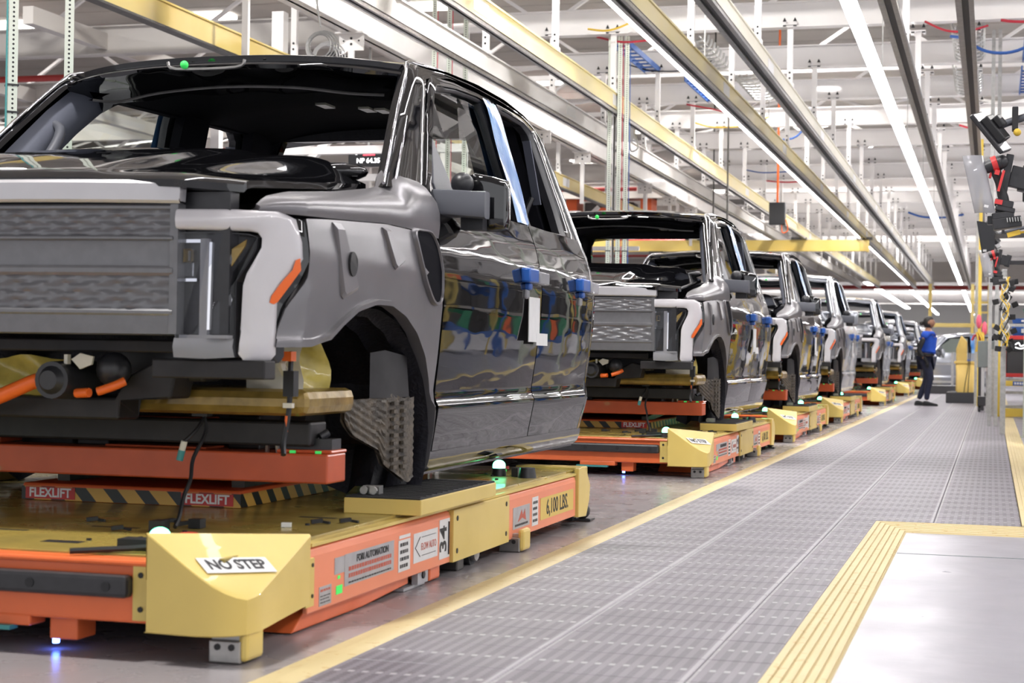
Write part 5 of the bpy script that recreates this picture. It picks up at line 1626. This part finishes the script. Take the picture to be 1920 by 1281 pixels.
def make_arm(label, pts, r, group):
    t = thing('support_arm', label, 'arm', pts[0], 0, group); o = Vector(pts[0])
    mb = MB(); mb.tube([Vector(p) - o for p in pts], r, 12); mb.build('tube', 'grey_plastic', t, smooth=60)
    p = Vector(pts[1]) - o
    mb = MB(); mb.box(p.x - .014, p.x + .014, -.04, .04, p.z - .05, p.z + .06); mb.build('clamp', 'cable_black', t, bevel=.004)
    return t
def build_station(x, y, z, k, a, b, c_, d):
    make_station(a, x, y, z, 'hanging tool holders by the aisle'); make_driver(b, x, y, z - .02 * 0, 'cordless drivers in the holders')
    make_tablet(c_, x - .02, y, z + .25, 'screen_dark' if k == 0 else 'screen_glow', 'tablets on the tool holders')
    make_arm(d, [(x + .02, y + .06, z + .29), (x + .09, y + .06, z + .315), (x + .30, y + .06, z + .37), (x + .61, y + .08, z + .40)], .018, 'arms carrying the tablets')
for x_, y_, l_ in ((.62, 8.3, 'nearest'),):
    mb = MB(); mb.box(-.04, .04, -.04, .04, -.02, 2.6); mb.box(-.12, .12, -.12, .12, -.02, 0)
    o = mb.build('station_mast', 'galv'); o.location = (x_, y_, 0); tag(o, 'steel mast carrying the %s tool station' % l_, 'post')
build_station(0.0, 8.2, 1.63, 0, 'clear plastic guard and black holder of the nearest tool station', 'red and black cordless driver hanging in the nearest holder', 'black tablet tilted above the nearest driver', 'grey tube arm reaching to the nearest tablet')
build_station(0.0, 17.4, 1.78, 1, 'smaller clear guard and holder of the second tool station', 'red and black cordless driver in the second holder, further off', 'tablet with lit orange screen above the second driver', 'grey arm behind the second tablet')
# station beams and monitor
t = thing('monitor', 'dark flat monitor turned edge-on above the second tool station', 'monitor', (-.10, 15.6, 1.93))
mb = MB(); mb.prism([(-.05, 0, .14), (.11, 0, .11), (.11, 0, -.12), (.0, 0, -.155)], (0, .03, 0)); mb.build('case', 'screen_dark', t, bevel=.006)
mb = MB(); mb.box(.01, .04, -.004, -.001, -.14, -.12); mb.build('sticker', 'sticker_white', t)
mb = MB(); mb.bar((.09, .04, 0), (.70, .06, .02), .04); mb.bar((.70, .06, .02), (.70, 1.9, .02), .04); mb.build('bracket', 'dark_steel', t)
# tangle of hoses and black valves
t = thing('valve_bank', 'black valves with tangled yellow and white hoses below the second tool station', 'valves', (.03, 19.5, 1.0))
random.seed(5)
for k in range(22):
    mb = MB(); x_, z_ = random.uniform(0, .22), random.uniform(-.1, .75); mb.obox((x_, random.uniform(-.1, .1), z_), (.07, .07, .06), Euler((0, random.uniform(-.6, .6), 0))); mb.build('valve', 'cable_black', t, bevel=.006)
mb = MB(); mb.box(.06, .12, .10, .16, -1.02, .85); mb.build('mount', 'galv', t)
for k, m in enumerate(('cable_white', 'cable_yellow', 'cable_white', 'cable_black', 'cable_yellow')):
    mb = MB(); mb.tube([(.10 + .05 * math.sin(q * 2.1 + k * 1.7), -.13 - .01 * k, .75 - q * .11) for q in range(8)], .007, 5); mb.build('hose', m, t, smooth=60)
t = thing('hose', 'yellow hose running down beside the nearest tablet arm', 'hose', (.16, 8.2, 1.6)); mb = MB(); mb.tube([(.06, 0, .42), (.0, 0, .30), (-.02, 0, .15), (.0, 0, .06), (.03, 0, -.02), (.06, 0, -.12), (.0, 0, -.18), (-.06, 0, -.19)], .006, 6); mb.build('tube', 'cable_yellow', t, smooth=60)
mb = MB(); mb.obox((-.07, 0, -.195), (.06, .02, .022), Euler((0, R(-15), 0))); mb.ball((-.06, 0, .28), .018, 10, 8); mb.build('connector', 'cable_yellow', t, smooth=40)
t = thing('connector_block', 'black and teal connector block behind the nearest driver', 'connector', (.19, 8.35, 1.66)); mb = MB(); mb.box(-.06, .02, 0, .06, -.09, .06); mb.box(.03, .12, 0, .06, -.08, .08); mb.build('housing', 'dark_plastic', t, bevel=.006)
mb = MB(); mb.tube([(.02, 0, .06), (.02, 0, .14), (.05, 0, .3)], .006, 5); mb.build('wire', 'teal_paint', t)
# tall frame posts at the station
def post(name, label, x, y, z0, z1, w_, m, grp=None, cat='post'):
    mb = MB(); mb.box(-w_ / 2, w_ / 2, -w_ / 2, w_ / 2, 0, z1 - z0); mb.box(-w_ * .8, w_ * .8, -w_ * .8, w_ * .8, 0, .012)
    o = mb.build(name, m); o.location = (x, y, z0); return tag(o, label, cat, grp)
post('aluminium_post', 'slim aluminium post rising behind the second tool station', -.03, 22.0, -.02, 5, .045, 'galv')
post('aluminium_post', 'second slim aluminium post right beside the first', .05, 22.0, -.02, 5, .045, 'galv')
post('perforated_post', 'galvanised post at the far right above the toolbox', .38, 19.4, -.02, 5, .09, 'perforated')
post('perforated_post', 'perforated post with red wire at the upper right corner', .50, 17.6, -.02, 5, .09, 'perforated')
post('yellow_post', 'tall thin yellow pole behind the grey box', -.23, 32, -.02, 4.9, .06, 'safety_yellow')
post('dark_post', 'tall dark pole beside the yellow pole', -.29, 32.3, -.02, 4.9, .05, 'galv')
post('dark_post', 'black stand leg under the grey box', -.17, 29, -.02, .85, .10, 'tool_cart_dark')
post('aluminium_post', 'grey foot post of the tool station beside the yellow frame', .0, 26.3, -.02, 1.0, .07, 'galv')
# grey cabinet box
t = thing('control_cabinet', 'grey electrical box mounted on the station frame', 'electrical box', (-.09, 27.6, .72)); mb = MB(); mb.box(-.13, .15, 0, .12, 0, .42); mb.build('housing', 'box_grey', t, bevel=.008)
mb = MB(); mb.box(-.125, .145, -.006, 0, .005, .415); mb.build('door', 'box_grey', t, bevel=.003)
mb = MB(); mb.cyl((0, .05, 0), (0, .05, -.06), .03, None, 10); mb.cyl((.08, .05, 0), (.09, .05, -.2), .02, None, 8); mb.build('conduit', 'sticker_white', t)
mb = MB(); mb.box(0, .06, .12, .18, -.74, .42); mb.build('mount', 'galv', t)
# pink tags and yellow clutter on the poles
for x, z, l in ((-.24, 1.55, 'pink tag wrapped round the yellow pole'), (-.14, 1.42, 'smaller pink tag on the pole beside it')):
    mb = MB(); mb.ball((0, 0, 0), (.05, .05, .13), 10, 8); o = mb.build('tag', 'pink_tag', smooth=60); o.location = (x, 31.97, z); tag(o, l, 'tag')
t = thing('yellow_hook', 'yellow hoses and hooks bunched on the pole above the bin', 'hose', (-.20, 31.95, 1.1))
mb = MB()
for k in range(5): mb.tube([(.03 * k - .08, 0, .25), (.03 * k - .05 + .04 * math.sin(k), -.03, .1), (.02 * k - .08, 0, -.1), (-.03 + .02 * k, 0, .02)], .018, 6)
mb.build('hose', 'cable_yellow', t, smooth=60)
mb = MB(); mb.tube([(-.16, 0, .1), (-.1, 0, .2), (0, 0, .12)], .02, 6); mb.build('red_hose', 'cable_red', t, smooth=60)
# yellow waste bin with cables
t = thing('waste_bin', 'pale yellow waste bin standing on the black platform', 'bin', (-.50, 34.4, .10))
mb = MB(); mb.loft([roundpoly([(-.15, -.15, 0), (.15, -.15, 0), (.15, .15, 0), (-.15, .15, 0)], .03, 2), roundpoly([(-.19, -.19, .70), (.19, -.19, .70), (.19, .19, .70), (-.19, .19, .70)], .03, 2)], True, True, False); mb.build('bin_body', 'bin_yellow', t, smooth=40, solid=.006)
mb = MB(); mb.box(-.21, .21, -.21, -.19, .67, .72); mb.box(-.21, .21, .19, .21, .67, .72); mb.box(-.21, -.19, -.19, .19, .67, .72); mb.box(.19, .21, -.19, .19, .67, .72); mb.build('rim', 'bin_yellow', t, bevel=.006)
mb = MB(); mb.tube([(.06, -.22, 1.0), (.05, -.25, .6), (.0, -.24, .3), (-.03, -.2, .02)], .008, 5); mb.tube([(.1, -.22, 1.0), (.07, -.25, .5), (.05, -.24, .05)], .008, 5); mb.build('cable', 'cable_black', t, smooth=60)
t = thing('yellow_stand', 'narrow yellow stand with rounded top behind the bin', 'stand', (-.62, 36.2, -.02)); mb = MB(); mb.prism([(-.10, 0, 0), (.12, 0, 0), (.12, 0, 1.25), (.0, 0, 1.38), (-.10, 0, 1.1)], (0, .12, 0)); mb.build('body', 'bin_yellow', t, bevel=.02)
t = thing('step_platform', 'low black step platform under the bin', 'platform', (-.50, 34.6, 0)); mb = MB(); mb.box(-.36, .42, -.7, .7, 0, .20); mb.build('body', 'tool_cart_dark', t, bevel=.01); mb = MB(); mb.box(-.35, .41, -.69, .69, .2, .205); mb.build('top_mat', 'rubber', t)
t = thing('step_platform', 'farther dark platform below the crosswise pickup', 'platform', (-1.25, 44, 0)); mb = MB(); mb.box(-.4, .45, -.7, .7, 0, .2); mb.build('body', 'tool_cart_dark', t, bevel=.01)
mb = MB(); mb.bar((.30, -.6, .2), (.30, -.6, 1.05), .06); mb.bar((-.4, -.6, .30), (.33, -.6, .30), .05); mb.bar((-.4, -.6, .75), (.33, -.6, .75), .05); mb.build('handrail', 'galv', t)
# casters and clutter under the station
t = thing('stand_base', 'black castered stand base under the station', 'stand', (-.12, 28.2, 0)); mb = MB(); mb.box(-.10, .12, -.1, .3, .10, .25); mb.cyl((-.09, 0, .05), (-.05, 0, .05), .05, None, 16); mb.cyl((.04, 0, .05), (.08, 0, .05), .05, None, 16); mb.build('base', 'tool_cart_dark', t, bevel=.006)
mb = MB(); mb.bar((-.02, 0, .25), (-.02, 0, .8), .05); mb.build('white_leg', 'sticker_white', t)
# yellow barrier frame
t = thing('barrier_frame', 'yellow steel barrier post with cross bars beside the aisle', 'barrier', (.10, 26.0, 0))
mb = MB(); mb.box(-.055, .055, -.06, .06, 0, 1.28); mb.build('post', 'safety_yellow', t, bevel=.006)
mb = MB(); mb.box(.055, 1.6, -.04, .04, .455, .535); mb.build('cross_bar', 'safety_yellow', t, bevel=.004)
mb = MB(); mb.box(.055, 1.6, -.06, .06, 0, .125); mb.build('kick_rail', 'safety_yellow', t, bevel=.004)
mb = MB(); mb.box(.20, .50, -.046, -.042, .465, .528); st = mb.build('sticker', 'blue_metal', t)
mb = MB()
for k in range(7): mb.box(.22 + k * .038, .248 + k * .038, -.048, -.046, .48, .512)
mb.build('small_print', 'white_ink', st)
# tool cart behind the barrier
t = thing('tool_box', 'red and black boxed machine on the bench behind the yellow barrier', 'machine', (.42, 27.0, .58))
mb = MB(); mb.box(-.22, .5, 0, .4, .02, .60); mb.build('housing', 'tool_cart_dark', t, bevel=.03)
mb = MB(); mb.box(-.24, .5, -.01, .02, 0, .06); mb.box(-.24, .5, -.01, .02, .58, .64); mb.box(-.25, -.21, -.012, .4, 0, .64); mb.build('trim', 'red_plastic', t, bevel=.008)
mb = MB(); mb.box(-.12, .2, -.014, -.002, .40, .56); mb.build('screen', 'screen_dark', t)
mb = MB(); mb.tube([(-.08, -.016, .50), (-.03, -.016, .53), (0, -.016, .48), (.05, -.016, .50)], .008, 5); mb.tube([(-.08, -.016, .46), (0, -.016, .44), (.06, -.016, .46)], .008, 5); mb.build('display_mark', 'white_glow', t)
t = thing('bench', 'grey steel bench with slatted shelf behind the yellow barrier', 'bench', (.2, 27.0, 0))
for z in (.10, .32, .52):
    mb = MB(); mb.box(-.05, .76, 0, .45, z, z + .04); mb.build('shelf', 'galv', t)
for x in (-.05, .71):
    mb = MB(); mb.box(x, x + .05, 0, .05, 0, 1.5); mb.build('leg', 'galv', t)
mb = MB(); mb.box(-.05, .76, 0, .04, 1.36, 1.40); mb.build('top_rail', 'galv', t)
for i, (x, z, m, l) in enumerate(((.45, 1.22, 'blue_metal', 'blue parts bin on the bench top shelf'), (.45, 1.42, 'blue_metal', 'shallow blue bin above the other blue bin'), (.62, 1.58, 'green_box', 'small green box at the right edge above the blue bins'))):
    t = thing('parts_bin', l, 'bin', (x, 27.3, z)); mb = MB(); h = (.16, .07, .06)[i]; mb.loft([[(-.14, 0, 0), (.4, 0, 0), (.4, .3, 0), (-.14, .3, 0)], [(-.16, -.02, h), (.42, -.02, h), (.42, .32, h), (-.16, .32, h)]], True, True); mb.build('bin_body', m, t, solid=.006)
    mb = MB(); mb.box(-.02, .1, -.026, -.018, h * .3, h * .7); mb.build('card', 'sticker_white', t)

# ------------------------------------------------------------------ racks across the aisle (what the doors mirror)
random.seed(11)
def rack(i, y):
    t = thing('parts_rack', 'dark storage rack with parts bins, %s along the aisle side' % ['first', 'second', 'third', 'fourth', 'fifth', 'sixth', 'seventh', 'eighth', 'ninth'][i], 'rack', (1.0, y, -.02), 0, 'storage racks beside the aisle')
    for yy in (0, 2.2):
        mb = MB(); mb.box(0, .06, yy, yy + .06, 0, 2.1); mb.box(.7, .76, yy, yy + .06, 0, 2.1); mb.build('upright', 'rail_gold' if i % 2 else 'blue_metal', t)
    for z in (.35, .95, 1.5):
        mb = MB(); mb.box(0, .76, 0, 2.26, z, z + .05); mb.build('shelf', 'blue_metal' if z < .5 else 'tool_cart_dark', t)
    for z in (.40, 1.0, 1.55):
        yb_ = .1
        while yb_ < 2.0:
            wd = random.choice((.3, .4, .5)); h = random.uniform(.25, .42)
            if yb_ + wd > 2.2: break
            mb = MB(); mb.box(.02, .6, yb_, yb_ + wd - .03, z, z + h); mb.build('bin', random.choice(['tool_cart_dark', 'tool_cart_dark', 'cable_black', 'green_box', 'lift_orange', 'blue_metal', 'cable_black']), t); yb_ += wd
for i in range(9): rack(i, 11.5 + i * 3.0)
# ------------------------------------------------------------------ the worker
def skin_chain(mb_list, name, verts, edges, radii, m, parent, sub=2, root=0):
    me = bpy.data.meshes.new(name); me.from_pydata(verts, edges, []); o = bpy.data.objects.new(name, me); C.objects.link(o)
    md = o.modifiers.new('skin', 'SKIN'); 
    me.skin_vertices[0] if me.skin_vertices else None
    if not me.skin_vertices: bpy.context.view_layer.objects.active = o
    return o
def skinned(name, pts, edges, m, parent, sub=2, root=0, label=None):
    me = bpy.data.meshes.new(name)
    me.from_pydata([p[:3] for p in pts], edges, [])
    o = bpy.data.objects.new(name, me); C.objects.link(o)
    o.modifiers.new('skin', 'SKIN')
    bm = bmesh.new(); bm.from_mesh(me)
    L = bm.verts.layers.skin.verify()
    for v, p in zip(bm.verts, pts):
        v[L].radius = (p[3], p[4] if len(p) > 4 else p[3])
        v[L].use_root = False
    bm.verts.ensure_lookup_table(); bm.verts[root][L].use_root = True
    bm.to_mesh(me); bm.free()
    md = o.modifiers.new('sub', 'SUBSURF'); md.levels = sub; md.render_levels = sub
    dg = bpy.context.evaluated_depsgraph_get()
    m2 = bpy.data.meshes.new_from_object(o.evaluated_get(dg))
    bpy.data.objects.remove(o)
    m2.name = name; m2.materials.clear(); m2.materials.append(MATS[m]); m2.shade_smooth()
    r = bpy.data.objects.new(name, m2); C.objects.link(r)
    if parent: r.parent = parent
    if label: r['label'] = label
    return r
# faces +X (toward the camera right); x forward, y: her left is -y ... height 1.62 m
pw = thing('person', 'woman in blue t-shirt and dark trousers, hair in a bun, standing on the walkway', 'person', (-1.13, 31.2, 0), R(-8))
S = 1.0
# body: pelvis 0
body = [(0, 0, .86, .125, .15), (.01, 0, .98, .10, .125), (.03, 0, 1.10, .105, .13), (.035, 0, 1.22, .11, .14), (.02, 0, 1.31, .07, .11), (.015, 0, 1.37, .052, .055), (.02, 0, 1.43, .05, .05),
        (-.01, .09, .80, .095), (.0, .095, .62, .082), (-.02, .095, .45, .056), (-.09, .09, .28, .05), (-.155, .085, .11, .036),
        (-.01, -.09, .80, .095), (.05, -.095, .62, .082), (.07, -.095, .45, .056), (.03, -.09, .28, .05), (.02, -.085, .10, .036),
        (0, .155, 1.30, .036), (-.03, .20, 1.14, .026), (-.06, .215, 1.02, .022), (.02, .20, .90, .020), (.045, .196, .86, .018),
        (0, -.155, 1.30, .036), (-.06, -.205, 1.14, .026), (-.11, -.22, 1.00, .022), (-.03, -.21, .87, .020), (.005, -.205, .84, .018)]
E_ = [(0, 1), (1, 2), (2, 3), (3, 4), (4, 5), (5, 6), (0, 7), (7, 8), (8, 9), (9, 10), (10, 11), (0, 12), (12, 13), (13, 14), (14, 15), (15, 16), (4, 17), (17, 18), (18, 19), (19, 20), (20, 21), (4, 22), (22, 23), (23, 24), (24, 25), (25, 26)]
skinned('body', body, E_, 'skin', pw, 2)
def grow(sel, g): return [tuple(list(body[i][:3]) + [body[i][3] + g, (body[i][4] if len(body[i]) > 4 else body[i][3]) + g]) for i in sel]
# shirt: torso + short sleeves
sh = grow([1, 2, 3, 4], .026) + [(.018, 0, 1.345, .072, .085), (0, .160, 1.30, .074), (-.015, .182, 1.20, .064), (0, -.160, 1.30, .074), (-.028, -.187, 1.20, .066), (.01, 0, .93, .128, .158), (.10, .05, 1.20, .062), (.10, -.05, 1.20, .062)]
skinned('shirt', sh, [(0, 1), (1, 2), (2, 3), (3, 4), (3, 5), (5, 6), (3, 7), (7, 8), (0, 9), (2, 10), (2, 11)], 'blue_shirt', pw, 2, 1)
# dark long sleeves below the t-shirt sleeves
for ids in ((18, 19, 20), (23, 24, 25)):
    a = grow(ids, .024); up = body[ids[0] - 1]
    st = [((up[0] + a[0][0]) / 2, (up[1] + a[0][1]) / 2, (up[2] + a[0][2]) / 2, .055)] + a
    skinned('sleeve', st, [(0, 1), (1, 2), (2, 3)], 'black_fabric', pw, 2)
tr = grow([0, 7, 8, 9, 10, 11, 12, 13, 14, 15, 16], .010)
tr[0] = (-.015, 0, .88, .150, .165)
skinned('trousers', tr, [(0, 1), (1, 2), (2, 3), (3, 4), (4, 5), (0, 6), (6, 7), (7, 8), (8, 9), (9, 10)], 'navy_trousers', pw, 2)
mb = MB(); mb.loft([[(-.02 + r_ * math.cos(a), 1.12 * r_ * math.sin(a), z) for a in [2 * math.pi * k / 20 for k in range(20)]] for r_, z in ((.150, .905), (.158, .91), (.158, .945), (.150, .95))], True)
mb.build('belt', 'black_fabric', pw, smooth=50)
mb = MB(); mb.obox((-.12, -.14, .86), (.07, .05, .12), Euler((0, 0, 0))); mb.build('pouch', 'black_fabric', pw, bevel=.01)
# shoes
for x, y in ((-.135, .085), (.04, -.085)):
    mb = MB(); L = []
    for t_, xw_, h in ((-.09, .030, .05), (-.07, .042, .085), (-.02, .043, .09), (.04, .042, .072), (.10, .047, .055), (.15, .042, .045), (.175, .024, .035)):
        L.append([(x + t_, y + xw_ * math.cos(a), max(0.0, h * .5 + h * .5 * math.sin(a) * 1.05)) for a in [2 * math.pi * k / 14 for k in range(14)]])
    mb.loft(L, True, True, True); sh_ = mb.build('shoe', 'black_fabric', pw, smooth=60)
    mb = MB(); mb.box(x - .09, x + .17, y - .045, y + .045, 0, .018); mb.build('sole', 'rubber', sh_, bevel=.008)
# gloves with five fingers
for i in (21, 26):
    wx_, wy_, wz_ = body[i][:3]
    P_ = [(wx_ - .02, wy_, wz_ + .05, .036), (wx_ - .005, wy_, wz_ + .015, .030), (wx_ + .02, wy_, wz_ - .03, .030, .018), (wx_ + .035, wy_, wz_ - .07, .030, .016)]
    ed = [(0, 1), (1, 2), (2, 3)]
    for k in range(4):
        o_ = -.026 + .017 * k; ln = (.062, .074, .07, .056)[k]; b0 = len(P_)
        P_ += [(wx_ + .035 + o_, wy_, wz_ - .085, .009), (wx_ + .045 + o_ * .8, wy_ + .004, wz_ - .085 - ln * .5, .0085), (wx_ + .045 + o_ * .7 - .01, wy_ + .012, wz_ - .085 - ln, .007)]
        ed += [(3, b0), (b0, b0 + 1), (b0 + 1, b0 + 2)]
    b0 = len(P_); P_ += [(wx_ + .052, wy_ + .008, wz_ - .045, .010), (wx_ + .066, wy_ + .014, wz_ - .08, .009)]; ed += [(2, b0), (b0, b0 + 1)]
    skinned('glove', P_, ed, 'black_fabric', pw, 2)
# head, face, hair
hc = Vector((.035, 0, 1.505))
mb = MB(); L = []
for q in np.linspace(-1, 1, 17):
    a = q * math.pi / 2; r_ = math.cos(a); z = math.sin(a)
    loop = []
    for k in range(24):
        b = 2 * math.pi * k / 24; cx_, sy_ = math.cos(b), math.sin(b)
        rx = .092 if cx_ > 0 else .095; ry = .074
        x = rx * r_ * cx_; y = ry * r_ * sy_; zz = .112 * z
        if zz < -.02: x = x * (1 - .25 * (-zz - .02) / .09) + .012 * (-zz - .02) / .09; y *= 1 - .35 * (-zz - .02) / .09
        if cx_ > .75 and -.035 < zz < .02: x += .020 * (cx_ - .75) / .25 * math.exp(-((sy_) / .22) ** 2) * (1 - abs(zz + .012) / .035)   # nose
        if cx_ > .6 and -.072 < zz < -.04: x += .005 * math.exp(-(sy_ / .4) ** 2)                                                     # lips
        if cx_ > .6 and -.10 < zz < -.08: x += .007                                                                                     # chin
        if cx_ > .6 and 0.01 < zz < .03 and .2 < abs(sy_) < .6: x -= .006
        loop.append(hc + Vector((x, y, zz)))
    L.append(loop)
mb.loft(L, True, True, True); hd_ = mb.build('head', 'skin', pw, smooth=80)
for s in (-1, 1):
    mb = MB(); mb.ball(hc + Vector((.082, .030 * s, .012)), (.008, .011, .006), 8, 6); mb.build('eye', 'hair', hd_, smooth=60)
    mb = MB(); mb.ball(hc + Vector((-.002, .074 * s, -.005)), (.016, .009, .028), 10, 8); mb.build('ear', 'skin', hd_, smooth=60)
mb = MB(); mb.ball(hc + Vector((.094, 0, -.055)), (.005, .020, .005), 8, 6); mb.build('mouth', 'red_ink', hd_, smooth=60)
mb = MB(); L = []
for q in np.linspace(-.55, 1, 13):
    a = q * math.pi / 2; r_ = math.cos(a); z = math.sin(a); loop = []
    for k in range(24):
        b = 2 * math.pi * k / 24; cx_ = math.cos(b)
        front = max(0, cx_)
        f = 1.09 if z > .42 else 1.09 - .28 * front - (.10 if cx_ > -.1 else 0)
        loop.append(hc + Vector((-.006 + .098 * r_ * cx_ * f, .080 * r_ * math.sin(b) * min(f, 1.07), .118 * z)))
    L.append(loop)
mb.loft(L, True, True, True); mb.ball(hc + Vector((-.135, 0, -.015)), (.042, .040, .040), 14, 10); mb.build('hair', 'hair', pw, smooth=70)
# people-sized safety badge
mb = MB(); mb.box(-.145, -.14, -.165, -.15, .90, .92); mb.build('badge', 'sticker_white', pw)
bpy.context.view_layer.update()
